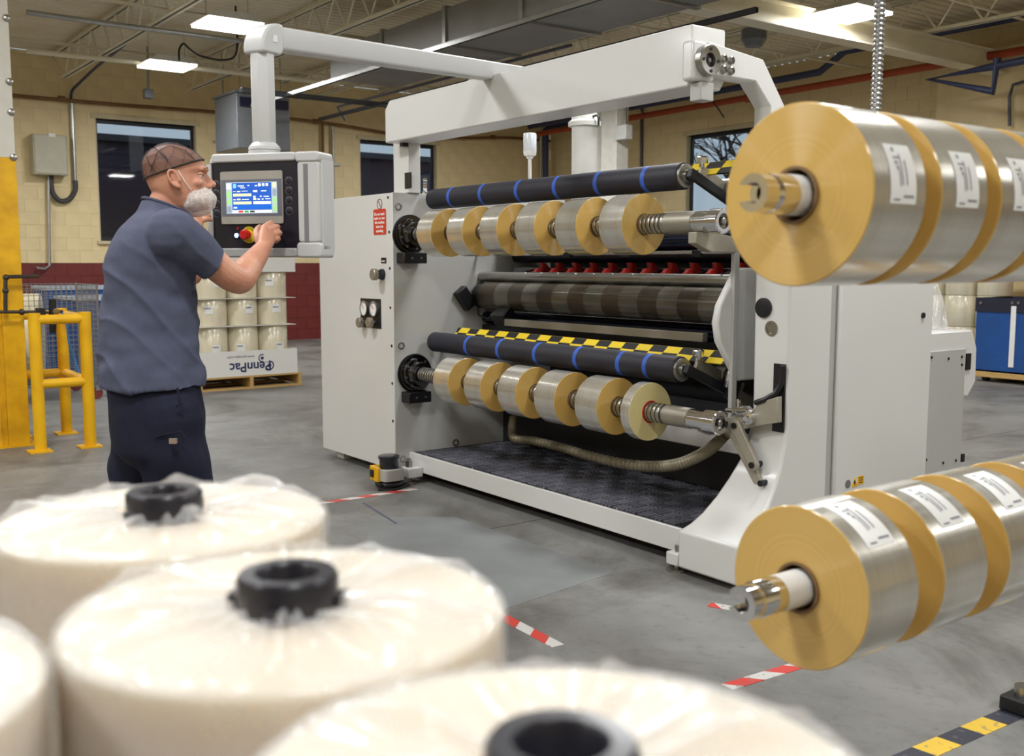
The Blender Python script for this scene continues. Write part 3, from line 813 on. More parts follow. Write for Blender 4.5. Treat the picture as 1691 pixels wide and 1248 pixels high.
MB().lathe((-3.50, 4.0, 1.135), (1, 0, 0), [(0, 0.08), (0.05, 0.10), (0.18, 0.10)], 26).build('drum_bearing', black_paint, mc, smooth=30)
for (y, z, r, m_) in ((4.02, 1.262, 0.034, steel), (4.2, 1.47, 0.05, mat('navy_chrome', (54, 58, 80), 0.16, 0.9)), (4.06, 0.985, 0.04, mat('navy_chrome', (60, 62, 76), 0.16, 0.9)), (4.32, 1.40, 0.045, dark_steel), (3.98, 1.408, 0.010, chrome), (4.35, 1.24, 0.05, dark_steel), (4.05, 1.04, 0.012, chrome)):
    MB().cyl((XL1, y, z), (XR0, y, z), r, 26).build('web_roller', m_, mc, smooth=30)
kb_ = MB().box((XL1 + 0.12, 4.20, 1.272), (XR0 - 0.03, 4.235, 1.325)).build('knife_bar', mat('knife_bar', (120, 120, 124), 0.25, 0.9), mc, bevel=0.003)
kh = MB().prism([(a * 0.78, b * 0.85) for a, b in [(-0.10, -0.045), (0.02, -0.045), (0.05, -0.02), (0.05, 0.025), (0.02, 0.06), (-0.03, 0.065), (-0.02, 0.03), (-0.07, 0.02), (-0.10, -0.01)]], 'x', -0.015, 0.015).mesh('knife_holder', mat('knife_red', (150, 30, 22), 0.4))
kp = MB().bar((0, -0.15, -0.008), (0, -0.07, 0.012), 0.006, 0.012).mesh('blade', chrome)
for i in range(11):
    x = -5.27 + i * 0.166
    o = shared('knife_holder', kh, mc, (x, 4.15, 1.30)); b = shared('blade', kp, o, (0, 0, 0)); b.location = (0.0, 0, 0)
for i, u in enumerate((938, 1036, 1152)):
    p = at(u, 423, y=3.98)
    MB().box((p.x - 0.03, 3.965, 1.385), (p.x + 0.03, 4.0, 1.42)).build('rod_clamp', black_paint, mc, bevel=0.003)
# cable and sensor cluster on the inner plate
MB().tube([at(790, 505, y=3.95), at(790, 520, y=3.93), at(805, 526, y=3.9), at(822, 520, y=3.92), at(830, 530, y=3.95)], 0.006, 6).build('sensor_cable', black_paint, mc, smooth=True)
p = at(832, 523, y=3.92); q = MB().obox(p, Vector((1, 0, 0)), Vector((0, 0.8, 0.6)), Vector((0, -0.6, 0.8)), 0.07, 0.05, 0.05); q.build('sensor_block', black_paint, mc, bevel=0.008)
p = at(772, 492, x=XL1); MB().obox((XL1 + 0.03, p.y - 0.04, p.z), Vector((1, 0, 0)), Vector((0, 0.8, 0.6)), Vector((0, -0.6, 0.8)), 0.03, 0.045, 0.075).build('bearing_clamp', black_paint, mc, bevel=0.008)
# corrugated hose lying on the platform
pts = [at(u, v, y=y) for u, v, y in ((848, 690, 4.1), (846, 708, 4.05), (850, 724, 4.02), (880, 728, 4.0), (920, 737, 3.95), (970, 752, 3.85), (1030, 766, 3.72), (1080, 770, 3.65), (1120, 766, 3.62), (1155, 752, 3.62), (1180, 735, 3.62), (1198, 716, 3.64))]
def smooth_path(pts, n=8):
    out = []
    for i in range(len(pts) - 1):
        p0 = pts[max(i - 1, 0)]; p1 = pts[i]; p2 = pts[i + 1]; p3 = pts[min(i + 2, len(pts) - 1)]
        for k in range(n):
            t = k / n
            out.append(0.5 * ((2 * p1) + (p2 - p0) * t + (2 * p0 - 5 * p1 + 4 * p2 - p3) * t * t + (3 * p1 - p0 - 3 * p2 + p3) * t ** 3))
    out.append(pts[-1]); return out
pp = smooth_path([Vector(p) for p in pts], 30)
MB().tube(pp, [(0.022, 0.026, 0.0305, 0.026)[i % 4] for i in range(len(pp))], 14).build('corrugated_hose', mat('hose', (142, 134, 112), 0.45, 0.3), mc, smooth=60)
# linkage that carries the lower shaft end
XLK = -3.14
def link(p, q, w, t, name, m_, par=mc):
    """flat link with round ends in the plane across x; p, q = (y, z)"""
    d = Vector((q[0] - p[0], q[1] - p[1])); a0 = math.atan2(d.y, d.x); poly = []
    for k in range(9): a = a0 + PI / 2 + PI * k / 8; poly.append((p[0] + w * math.cos(a), p[1] + w * math.sin(a)))
    for k in range(9): a = a0 - PI / 2 + PI * k / 8; poly.append((q[0] + w * math.cos(a), q[1] + w * math.sin(a)))
    return MB().prism(poly, 'y', t[0], t[1]).build(name, m_, par, bevel=0.003)
def yz(u, v, x): p = at(u, v, x=x); return (p.y, p.z)
link_m = mat('link_beige', (168, 162, 146), 0.4, 0.25)
def xz(u, v, y): p = at(u, v, y=y); return (p.x, p.z)
YK = 3.565
ca = MB().prism([xz(u, v, YK) for u, v in ((1150, 700), (1152, 712), (1170, 719), (1215, 712), (1250, 703), (1284, 698), (1284, 655), (1255, 664), (1240, 680), (1200, 690), (1190, 704))], 'y', YK, YK + 0.03).build('carrier_plate', link_m, mc, bevel=0.003)
MB().box((xz(1282, 690, 3.625)[0] - 0.02, 3.622, xz(1282, 712, 3.63)[1]), (XR1 - 0.01, 3.632, xz(1282, 600, 3.63)[1])).build('black_slot', black_paint, mc)
link(xz(1219, 702, YK), xz(1248, 767, YK), 0.026, (YK - 0.022, YK - 0.002), 'toggle_link', link_m)
link(xz(1208, 712, YK), xz(1256, 806, YK), 0.024, (YK - 0.001, YK + 0.02), 'toggle_link', link_m)
for (u, v) in ((1218, 702), (1247, 767), (1262, 797)):
    x, z = xz(u, v, YK); MB().cyl((x, YK - 0.03, z), (x, YK + 0.05, z), 0.014, 14).build('pivot_pin', dark_steel, mc)
x, z = xz(1241, 690, YK); MB().lathe((x, YK, z), (0, -1, 0), [(0, 0.028), (0.03, 0.028), (0.032, 0.014), (0.045, 0.012)], 20).build('cam_roller', chrome, mc, smooth=30)
x, z = xz(1228, 678, YK); y = YK
q = MB().cyl((x - 0.10, y, z - 0.01), (x + 0.06, y, z + 0.005), 0.012, 10); q.cyl((x - 0.05, y, z - 0.008), (x + 0.03, y, z + 0.004), 0.022, 12); q.cyl((x - 0.03, y, z), (x - 0.03, y, z + 0.05), 0.010, 8)
q.build('air_fitting', chrome, mc, smooth=30)
MB().tube([at(1248, 665, y=YK), at(1262, 660, y=YK), at(1280, 650, y=3.6), at(1290, 634, y=3.61), at(1294, 604, y=3.61)], 0.013, 8).build('air_hose', black_paint, mc, smooth=True)
q = MB().cyl(at(1203, 632, x=-3.36), at(1214, 586, x=-3.36), 0.012, 10); q.cyl(at(1201, 640, x=-3.36), at(1207, 612, x=-3.36), 0.018, 12)
q.build('air_cylinder', chrome, mc, smooth=30)
# upper shaft support under its end
MB().prism([(3.40, 1.44), (3.40, 1.49), (3.52, 1.49), (3.62, 1.475), (3.85, 1.48), (3.85, 1.40), (3.50, 1.40)], 'x', -3.27, -3.22).build('shaft_support', link_m, mc, bevel=0.004)
# lower rear unit at the right: grey inset panel and white hood
ru = MB().prism([(yz(1500, 545, -3.05)[0], 0.983), (yz(1612, 545, -3.05)[0], 0.983)] + [yz(u, v, -3.05) for u, v in ( (1619, 575), (1617, 630), (1604, 655), (1592, 655), (1590, 770), (1500, 790))], 'x', -3.6, -3.07).build('rear_unit', white_paint, mc, bevel=0.008)
a = yz(1527, 582, -3.05); b = yz(1589, 768, -3.05)
ig = MB().box((-3.075, a[0], b[1] - 0.35), (-3.06, b[0], a[1])).build('inset_panel', grey_paint, ru, bevel=0.003)
for (u, v) in ((1538, 590), (1566, 592), (1588, 589), (1588, 602), (1529, 759), (1557, 764), (1578, 760)):
    y, z = yz(u, v, -3.06); MB().cyl((-3.062, y, z), (-3.055, y, z), 0.007, 8).build('screw', dark_steel, ig)
for (u0, v0, u1, v1) in ((1597, 584, 1603, 610), (1589, 750, 1593, 762)):
    y0, z0 = yz(u0, v0, -3.06); y1, z1 = yz(u1, v1, -3.06); MB().box((-3.075, y0, z1), (-3.06, y1, z0)).build('black_hinge', black_paint, ru)
# cable chain hanging above, signal tower, white filter cylinder behind
p = at(875, 292, y=4.3)
tw = MB().cyl((p.x, 4.3, 1.66), (p.x, 4.3, at(875, 262, y=4.3).z), 0.012, 12).build('signal_pole', white_sheet, mc, smooth=True)
za, zb = at(875, 262, y=4.3).z, at(875, 220, y=4.3).z
MB().lathe((p.x, 4.3, za), (0, 0, 1), [(0, 0.02), (0.02, 0.028), (0.02, 0.04), (0.05, 0.045)], 20).build('signal_base', white_sheet, tw, smooth=30)
MB().lathe((p.x, 4.3, za + 0.05), (0, 0, 1), [(0, 0.045), (zb - za - 0.06, 0.045), (zb - za - 0.05, 0.04)], 20).build('signal_lens', mat('clear_lens', (214, 220, 226), 0.2, coat=0.5), tw, smooth=30)
p = at(965, 260, y=4.9)
ta = MB().cyl((p.x, 4.9, FZ), (p.x, 4.9, at(965, 205, y=4.9).z), 0.092, 32).build('filter_tank', mat('tank_white', (216, 216, 210), 0.35), mc, smooth=True)
z0 = at(965, 202, y=4.9).z
MB().lathe((p.x, 4.9, z0 - 0.03), (0, 0, 1), [(0, 0.095), (0.0, 0.118), (0.03, 0.118), (0.045, 0.095), (0.09, 0.09), (0.10, 0.07), (0.13, 0.066)], 32).build('tank_head', mat('tank_white', (216, 216, 210), 0.35), ta, smooth=30)
MB().tube([(p.x + 0.08, 4.9, z0 + 0.03), (p.x + 0.13, 4.9, z0 + 0.035), (p.x + 0.15, 4.9, z0 + 0.02), (p.x + 0.15, 4.9, z0 - 0.04)], 0.008, 8).build('tank_valve', black_paint, ta)
# ================================================================== FILM ROLLS
def film_side():
    m = bpy.data.materials.new('film_side'); m.use_nodes = True
    nt = m.node_tree; b = nt.nodes['Principled BSDF']; L = nt.links.new
    tc = nt.nodes.new('ShaderNodeTexCoord'); mp = nt.nodes.new('ShaderNodeMapping')
    mp.inputs['Scale'].default_value = (0.6, 0.6, 26)
    L(tc.outputs['Object'], mp.inputs[0])
    n = nt.nodes.new('ShaderNodeTexNoise'); n.inputs['Scale'].default_value = 2.2; n.inputs['Detail'].default_value = 4
    L(mp.outputs[0], n.inputs['Vector'])
    r = nt.nodes.new('ShaderNodeValToRGB'); e = r.color_ramp.elements
    e[0].position = 0.3; e[0].color = lin((206, 200, 184)); e[1].position = 0.7; e[1].color = lin((222, 221, 216))
    L(n.outputs['Fac'], r.inputs[0]); L(r.outputs[0], b.inputs['Base Color'])
    b.inputs['Metallic'].default_value = 0.72; b.inputs['Roughness'].default_value = 0.23
    b.inputs['Coat Weight'].default_value = 0.5; b.inputs['Coat Roughness'].default_value = 0.08
    mp2 = nt.nodes.new('ShaderNodeMapping'); mp2.inputs['Scale'].default_value = (7, 7, 1.2); L(tc.outputs['Object'], mp2.inputs[0])
    n2 = nt.nodes.new('ShaderNodeTexNoise'); n2.inputs['Scale'].default_value = 2.0; n2.inputs['Detail'].default_value = 3; L(mp2.outputs[0], n2.inputs['Vector'])
    bp = nt.nodes.new('ShaderNodeBump'); bp.inputs['Strength'].default_value = 0.10; bp.inputs['Distance'].default_value = 0.02
    L(n2.outputs['Fac'], bp.inputs['Height']); L(bp.outputs[0], b.inputs['Normal']); L(bp.outputs[0], b.inputs['Coat Normal'])
    return m
def film_end(name, col, col2, aniso=0.95, rough=0.27):
    m = bpy.data.materials.new(name); m.use_nodes = True
    nt = m.node_tree; b = nt.nodes['Principled BSDF']; L = nt.links.new
    tc = nt.nodes.new('ShaderNodeTexCoord'); ln = nt.nodes.new('ShaderNodeVectorMath'); ln.operation = 'LENGTH'
    mp = nt.nodes.new('ShaderNodeMapping'); mp.inputs['Scale'].default_value = (1, 1, 0); L(tc.outputs['Object'], mp.inputs[0]); L(mp.outputs[0], ln.inputs[0])
    n = nt.nodes.new('ShaderNodeTexNoise'); n.noise_dimensions = '1D'; n.inputs['Scale'].default_value = 160; n.inputs['Detail'].default_value = 3
    L(ln.outputs['Value'], n.inputs['W'])
    r = nt.nodes.new('ShaderNodeValToRGB'); e = r.color_ramp.elements
    e[0].position = 0.3; e[0].color = lin(col2); e[1].position = 0.7; e[1].color = lin(col)
    L(n.outputs['Fac'], r.inputs[0]); L(r.outputs[0], b.inputs['Base Color'])
    b.inputs['Roughness'].default_value = rough
    b.inputs['Anisotropic'].default_value = aniso
    b.inputs['Anisotropic Rotation'].default_value = 0.25
    tg = nt.nodes.new('ShaderNodeTangent'); tg.direction_type = 'RADIAL'; tg.axis = 'Z'; L(tg.outputs[0], b.inputs['Tangent'])
    b.inputs['Specular IOR Level'].default_value = 0.85
    b.inputs['Subsurface Weight'].default_value = 0.0
    return m
FS = film_side()
FE = film_end('film_end', (206, 170, 96), (202, 165, 90))
FEP = film_end('film_end_pale', (218, 204, 146), (212, 196, 136))
core_m = mat('roll_core', (120, 92, 58), 0.6)
_rm = {}
def film_roll(name, loc, rot, R, Wd, label, cat, group, pale=False, core=0.050, core_mat=None, tilt=None, sticker=None):
    """wound roll about the local z axis, local z = 0 at the far end; parts: wound_film, core, (label)"""
    r_ = thing(name, loc, label, cat, group, rot=rot)
    key = (round(R, 4), round(Wd, 4), pale, core)
    if key not in _rm:
        q = MB(); n = 72
        q.lathe((0, 0, 0), (0, 0, 1), [(0.002, R), (Wd - 0.002, R)], n); del q.f[-2:]; del q.mi[-2:]
        q.cur = 1
        q.lathe((0, 0, 0), (0, 0, 1), [(Wd - 0.002, R), (Wd, R - 0.002), (Wd, R * 0.6), (Wd - 0.001, core)], n); del q.f[-2:]; del q.mi[-2:]
        q.lathe((0, 0, 0), (0, 0, 1), [(0.002, R), (0, R - 0.002), (0, R * 0.6), (0.001, core)], n); del q.f[-2:]; del q.mi[-2:]
        me = q.mesh('wound_film', [FS, FEP if pale else FE], smooth=30)
        c = MB().lathe((0, 0, 0), (0, 0, 1), [(-0.004, core + 0.0015), (Wd + 0.004, core + 0.0015), (Wd + 0.004, core - 0.0035), (-0.004, core - 0.0035)], 36, closed=True).mesh('core', core_mat or core_m, smooth=30)
        _rm[key] = (me, c)
    me, c = _rm[key]
    for nm, d in (('wound_film', me), ('core', c)):
        o = bpy.data.objects.new(nm, d); COL.objects.link(o); o.parent = r_
    return r_
# rolls on the rewind shafts: local z runs along +x
RX = (0, PI / 2, 0)
pos = ['first', 'second', 'third', 'fourth', 'fifth', 'sixth']
RM = 0.144
for i in range(6):
    xf_ = -3.61 - 0.3365 * (5 - i)
    film_roll('film_roll', (xf_ - 0.166, UY, UZ), (0, PI / 2, 0.0 + 0.7 * 0), RM, 0.166, 'clear film roll on the upper rewind shaft, %s from the white cabinet' % pos[i], 'film roll', 'rolls on the rewind shafts')
for i in range(5):
    xf_ = -3.805 - 0.3365 * (4 - i)
    film_roll('film_roll', (xf_ - 0.17, LY, LZ2), (0, PI / 2, 0), RM, 0.17, 'clear film roll on the lower rewind shaft, %s from the white cabinet' % pos[i], 'film roll', 'rolls on the rewind shafts')
film_roll('film_roll', (-3.635, LY, LZ2), (0, PI / 2, 0), 0.142, 0.062, 'narrow pale film roll with red core at the end of the lower shaft', 'film roll', 'rolls on the rewind shafts', pale=True, core=0.053, core_mat=red_plastic)

# ---- the unloading stand with two shafts near the camera, rolls face the camera (local z runs along -y)
UX_, UZ_, UY_ = -1.107, 1.462, 1.42
LX_, LZ_, LY_ = -1.156, 0.763, 1.523
st = thing('unloading_stand', (-1.13, 3.0, FZ), 'roll unloading stand with two chrome tipped shafts holding large film rolls', 'roll stand')
stand_m = mat('stand_grey', (190, 192, 192), 0.4)
MB().box((-1.32, 2.86, FZ + 0.06), (-0.94, 3.14, 1.72)).build('column', stand_m, st, bevel=0.015)
MB().box((-1.36, 2.80, FZ), (-0.8, 3.3, FZ + 0.06)).build('base', stand_m, st, bevel=0.01)
sleeve_m = mat('white_sleeve', (232, 232, 230), 0.4)
for (x, y, z, yt, ys) in ((UX_, UY_, UZ_, 1.295, 1.375), (LX_, LY_, LZ_, 1.35, 1.44)):
    sh = MB().cyl((x, y - 0.02, z), (x, 2.88, z), 0.032, 28).build('shaft', steel, st, smooth=True)
    MB().cyl((x, ys, z), (x, y + 0.02, z), 0.0335, 30).build('white_sleeve', sleeve_m, sh, smooth=True)
    MB().lathe((x, ys, z), (0, -1, 0), [(0, 0.033), (ys - yt - 0.034, 0.033), (ys - yt - 0.03, 0.031)], 36).build('chrome_tip', chrome, sh, smooth=30)
    cpoly = [(x + 0.031 * math.cos(PI + g), z + 0.031 * math.sin(PI + g)) for g in [0.45 + (2 * PI - 0.9) * k / 30 for k in range(31)]]
    cpoly += [(x + 0.017 * math.cos(PI + g), z + 0.017 * math.sin(PI + g)) for g in [2 * PI - 0.85 - (2 * PI - 1.7) * k / 30 for k in range(31)]]
    MB().prism(cpoly, 'y', yt, ys - (ys - yt - 0.031)).build('slotted_collar', chrome, sh, smooth=30)
    MB().cyl((x, yt + 0.030, z), (x, yt + 0.034, z), 0.017, 20).build('bore', black_paint, sh)
    MB().obox((x - 0.0325, ys + 0.015, z + 0.008), Vector((0.3, 0, 0.95)).normalized(), Vector((0, 1, 0)), Vector((0.95, 0, -0.3)).normalized(), 0.005, 0.006, 0.002).build('arrow_mark', ink, sh)
def sticker(roll, R, Wd, a0, a1, zc0, zc1):
    """curved paper label with rows of faint print on the wound film"""
    def patch(aa, ab, za, zb, rr, n=10):
        vs = []; fs = []
        for i in range(n + 1):
            a = aa + (ab - aa) * i / n
            for z in (za, zb): vs.append((rr * math.cos(a), rr * math.sin(a), z))
        for i in range(n): fs.append((2 * i, 2 * i + 1, 2 * i + 3, 2 * i + 2))
        return vs, fs
    q = MB(); q.add(*patch(a0, a1, zc0, zc1, R + 0.0008)); lb = q.build('paper_label', white_sheet, roll)
    q = MB(); da = a1 - a0; dz = zc1 - zc0
    for (fa, fb, ga, gb) in ((0.05, 0.08, 0.62, 0.86), (0.28, 0.55, 0.60, 0.64), (0.30, 0.82, 0.50, 0.55), (0.30, 0.72, 0.34, 0.39), (0.74, 0.77, 0.50, 0.78), (0.86, 0.94, 0.66, 0.74), (0.1, 0.14, 0.1, 0.5), (0.55, 0.62, 0.62, 0.7), (0.64, 0.70, 0.64, 0.74)):
        q.add(*patch(a0 + da * fa, a0 + da * fb, zc0 + dz * ga, zc0 + dz * gb, R + 0.0013, 4))
    q.build('print', mat('faint_ink', (140, 140, 146), 0.7), lb)
big = ['nearest', 'second', 'third', 'fourth', 'fifth']
R90 = (PI / 2, 0, 0)      # local z -> -y
for i in range(5):
    y0 = UY_ - 0.02 + 0.187 * i
    r_ = film_roll('large_film_roll', (UX_, y0 + 0.142, UZ_), R90, 0.150, 0.142, 'large clear film roll on the upper unloading shaft, %s to the camera' % big[i], 'film roll', 'rolls on the unloading stand', core=0.046)
    sticker(r_, 0.150, 0.142, math.radians(-7), math.radians(30), 0.030, 0.100)
for i in range(5):
    y0 = LY_ - 0.02 + 0.232 * i
    r_ = film_roll('large_film_roll', (LX_, y0 + 0.15, LZ_), R90, 0.150, 0.150, 'large clear film roll on the lower unloading shaft, %s to the camera' % big[i], 'film roll', 'rolls on the unloading stand', core=0.046)
    sticker(r_, 0.150, 0.150, math.radians(38), math.radians(82), 0.032, 0.112)

# ---- plastic wrapped rolls standing on a pallet in the foreground
wrap_in = mat('wrapped_film', (216, 200, 176), 0.45, var=(5, 0.06), col2=(222, 210, 190))
wrap_in.node_tree.nodes['Principled BSDF'].inputs['Subsurface Weight'].default_value = 0.5
wrap_in.node_tree.nodes['Principled BSDF'].inputs['Subsurface Radius'].default_value = (0.10, 0.075, 0.05)
wrap_in.node_tree.nodes['Principled BSDF'].inputs['Subsurface Scale'].default_value = 1.0
wrap_out = bpy.data.materials.new('clear_wrap'); wrap_out.use_nodes = True
nt = wrap_out.node_tree; b_ = nt.nodes['Principled BSDF']
b_.inputs['Base Color'].default_value = (0.86, 0.86, 0.86, 1); b_.inputs['Roughness'].default_value = 0.14; b_.inputs['Specular IOR Level'].default_value = 0.8
tp = nt.nodes.new('ShaderNodeBsdfTransparent'); mxs = nt.nodes.new('ShaderNodeMixShader'); out = nt.nodes['Material Output']
tc = nt.nodes.new('ShaderNodeTexCoord'); nz = nt.nodes.new('ShaderNodeTexNoise'); nz.inputs['Scale'].default_value = 7; nz.inputs['Detail'].default_value = 4
nt.links.new(tc.outputs['Object'], nz.inputs['Vector'])
mr = nt.nodes.new('ShaderNodeMapRange'); mr.inputs[1].default_value = 0.3; mr.inputs[2].default_value = 0.75; mr.inputs[3].default_value = 0.12; mr.inputs[4].default_value = 0.48
nt.links.new(nz.outputs['Fac'], mr.inputs[0]); nt.links.new(mr.outputs[0], mxs.inputs[0])
nt.links.new(tp.outputs[0], mxs.inputs[1]); nt.links.new(b_.outputs[0], mxs.inputs[2]); nt.links.new(mxs.outputs[0], out.inputs[0])
core_black = mat('core_black', (30, 30, 40), 0.35, coat=0.2)
def wrapped_roll(x, y, zt, h, R, label, seed):
    r_ = thing('wrapped_roll', (x, y, zt - h), label, 'film roll', 'plastic wrapped rolls in the foreground')
    MB().lathe((x, y, zt - h), (0, 0, 1), [(0, 0.05), (0, R - 0.006), (0.004, R - 0.003), (h - 0.008, R - 0.003), (h - 0.004, R - 0.007), (h - 0.004, 0.05)], 64).build('wound_film', wrap_in, r_, smooth=40)
    rnd = random.Random(seed); n = 160; rings = []
    ph = [rnd.uniform(0, 6.28) for _ in range(8)]
    def fold(a, t):
        # t: 0 at the core, 1 at the rim; folds fan out from the core
        w = 0.7 * math.sin(9 * a + ph[0] + 1.6 * math.sin(3 * a + ph[1]) + 1.5 * t) + 0.5 * math.sin(19 * a + ph[2] + 2 * math.sin(2 * a + ph[3]) - 2 * t) + 0.22 * math.sin(37 * a + ph[4] + 3 * t)
        return w + 0.9 * noise.noise(Vector((math.cos(a) * 3 * (0.4 + t), math.sin(a) * 3 * (0.4 + t), seed * 3.7)))
    prof = [('s', z) for z in (0.0, 0.1, 0.2, 0.3, 0.36, 0.41, 0.45, 0.475, 0.49)] + [('c', k) for k in (0.25, 0.6, 0.9)] + [('t', t) for t in (0.93, 0.84, 0.74, 0.64, 0.54, 0.45, 0.36, 0.28)]
    for (k, val) in prof:
        ring = []
        for i in range(n):
            a = 2 * PI * i / n
            if k == 's':
                rr = R + 0.001 + 0.0022 * max(0, noise.noise(Vector((math.cos(a) * 4, math.sin(a) * 4, val * 5 + seed)))) + 0.002 * (val / 0.49) ** 4 * max(0, fold(a, 1.0))
                ring.append((x + rr * math.cos(a), y + rr * math.sin(a), zt - h + val * h / 0.5))
            elif k == 'c':
                g = val * PI / 2; rr = R - 0.008 + 0.010 * math.cos(g); zz = zt - 0.008 + 0.009 * math.sin(g)
                ring.append((x + rr * math.cos(a), y + rr * math.sin(a), zz + 0.003 * max(-0.3, fold(a, 1.0)) * val))
            else:
                rr = R * val
                amp = 0.0115 * math.exp(-((val - 0.58) / 0.34) ** 2) + 0.003
                ring.append((x + rr * math.cos(a), y + rr * math.sin(a), zt + 0.003 + amp * max(-0.2, fold(a, val)) + 0.008 * max(0, 0.42 - val)))
        rings.append([Vector(p) for p in ring])
    q = MB(); q.loft(rings, cap=False); q.build('plastic_wrap', wrap_out, r_, smooth=180)
    c = MB().lathe((x, y, zt - 0.01), (0, 0, 1), [(0, 0.043), (0.034, 0.043), (0.038, 0.040), (0.038, 0.028), (0.034, 0.025), (-0.15, 0.025)], 40).build('core_plug', core_black, r_, smooth=40)
    for k in range(4):
        a = k * PI / 2 + 0.5 + seed; q = MB().obox((x + 0.044 * math.cos(a), y + 0.044 * math.sin(a), zt + 0.004), Vector((math.cos(a), math.sin(a), 0)), Vector((-math.sin(a), math.cos(a), 0)), Vector((0, 0, 1)), 0.006, 0.009, 0.006); q.build('plug_lug', core_black, c)
    return r_
ZT = 1.062; HR = 0.5
wp = [(-0.418, 0.343, 'nearest wrapped roll, its black core at the bottom edge of the photo'), (-0.798, 0.353, 'middle wrapped roll of the row with its black core showing'), (-1.180, 0.372, 'wrapped roll standing furthest along the row, nearest the man'), (-0.83, -0.02, 'wrapped roll cut off by the left edge of the photo')]
for i, (x, y, lb) in enumerate(wp):
    wrapped_roll(x, y, ZT, HR, 0.1855, lb, i + 1)
sh_m = mat('kraft_board', (196, 170, 128), 0.8)
tag(MB().box((-1.40, -0.22, ZT - HR - 0.006), (-0.22, 0.57, ZT - HR)).build('separator_sheet', sh_m), 'brown board sheet under the foreground wrapped rolls', 'sheet')
low = ['under the nearest wrapped roll', 'under the middle wrapped roll', 'under the furthest wrapped roll', 'under the roll cut off at left']
for i, (x, y, lb) in enumerate(wp):
    r_ = thing('wrapped_roll', (x, y, 0.09), 'film roll of the lower layer ' + low[i], 'film roll', 'lower layer of foreground rolls')
    MB().lathe((x, y, 0.09), (0, 0, 1), [(0, 0.05), (0, 0.183), (ZT - HR - 0.096, 0.183), (ZT - HR - 0.096, 0.05)], 48).build('wound_film', wrap_in, r_, smooth=40)
wood = mat('pallet_wood', (206, 168, 104), 0.75, var=(6, 0.12), stretch=(1, 8, 8))
def pallet(name, x0, x1, y0, y1, z, label, along='y'):
    r_ = thing(name, ((x0 + x1) / 2, (y0 + y1) / 2, z), label, 'pallet')
    h = 0.15
    if along == 'y':      # stringers run along x, deck boards along y
        for k in range(3):
            y = y0 + (y1 - y0 - 0.04) * k / 2; MB().box((x0, y, z + 0.02), (x1, y + 0.04, z + h - 0.02)).build('stringer', wood, r_)
        n = 7
        for k in range(n):
            x = x0 + (x1 - x0 - 0.1) * k / (n - 1); MB().box((x, y0, z + h - 0.02), (x + 0.1, y1, z + h)).build('deck_board', wood, r_)
        for k in range(3):
            x = x0 + (x1 - x0 - 0.1) * k / 2; MB().box((x, y0, z), (x + 0.1, y1, z + 0.02)).build('bottom_board', wood, r_)
    return r_
pallet('wooden_pallet', -1.42, -0.2, -0.24, 0.6, FZ, 'wooden pallet under the foreground wrapped rolls')
# ================================================================== CONTROL PANEL ON ITS ARM
PD = 4.25
hc = at(435, 338, d=PD)
rx = (-0.282 * FWD + 0.959 * RGT).normalized()      # panel's right
up = Vector((0, 0, 1))
no = rx.cross(up).normalized()                        # towards the viewer
if no.dot(Vector((0, 0, 0)) - hc) < 0: no = -no
KX = PD / FPX / 0.891; KZ = PD / FPX
def PXY(u, v): return ((u - 435) * KX, -(v - 338) * KZ)
def TP(x, z, o=0.0): return hc + rx * x + up * z + no * o
cpn = thing('control_panel', (hc.x, hc.y, hc.z), 'light grey operator control panel with touch screen hanging from a machine arm', 'control panel')
pg = mat('panel_grey', (198, 199, 198), 0.42, var=(5, 0.015))
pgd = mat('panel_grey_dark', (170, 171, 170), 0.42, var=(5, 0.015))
navy = mat('panel_navy', (20, 20, 34), 0.4)
def plate(name, u0, v0, u1, v1, o0, o1, m_, par, r=0.0, bevel=0.0):
    x0, z1 = PXY(u0, v0); x1, z0 = PXY(u1, v1)
    q = MB()
    if r:
        poly = rrect((x0 + x1) / 2, (z0 + z1) / 2, (x1 - x0) / 2, (z1 - z0) / 2, r)
        q.prism(poly, 'y', o0, o1)
    else:
        q.box((x0, o0, z0), (x1, o1, z1))
    q.xf(lambda p: TP(p.x, p.z, p.y))
    return q.build(name, m_, par, bevel=bevel)
# housing: rounded frame around the operating face
hs = plate('housing', 343, 254, 528, 424, -0.13, -0.012, pg, cpn, r=0.032, bevel=0.010)
plate('top_rail', 352, 254, 490, 268, -0.10, 0.012, pg, hs, r=0.012, bevel=0.006)
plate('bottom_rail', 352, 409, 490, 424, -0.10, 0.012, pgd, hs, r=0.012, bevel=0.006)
sc_ = plate('side_column', 493, 270, 527, 400, -0.10, 0.010, pg, hs, r=0.012, bevel=0.006)
plate('corner_cap', 490, 254, 528, 271, -0.12, 0.014, pg, hs, r=0.014, bevel=0.008)
plate('corner_cap', 490, 400, 528, 425, -0.12, 0.014, pg, hs, r=0.014, bevel=0.008)
plate('side_column', 343, 270, 351, 405, -0.10, 0.010, pg, hs)
plate('groove', 503, 274, 510, 400, 0.009, 0.0115, mat('groove_grey', (128, 129, 131), 0.5), sc_)
fc = plate('face_plate', 348, 268, 494, 409, -0.02, 0.002, navy, cpn, r=0.006)
df = plate('display_frame', 366, 283, 468.5, 369.5, 0.001, 0.010, mat('display_frame', (168, 164, 154), 0.45), fc, r=0.008, bevel=0.002)
plate('display_border', 367.5, 296.5, 467.5, 356.5, 0.0095, 0.0108, mat('display_border', (112, 116, 128), 0.4), df)
def em(name, c, s=1.0): return mat(name, c, 0.4, emit=(c, s), var=(5, 0.0))
sb = plate('screen', 376, 301, 460, 352, 0.010, 0.0118, em('screen_grey', (176, 190, 200), 0.55), df)
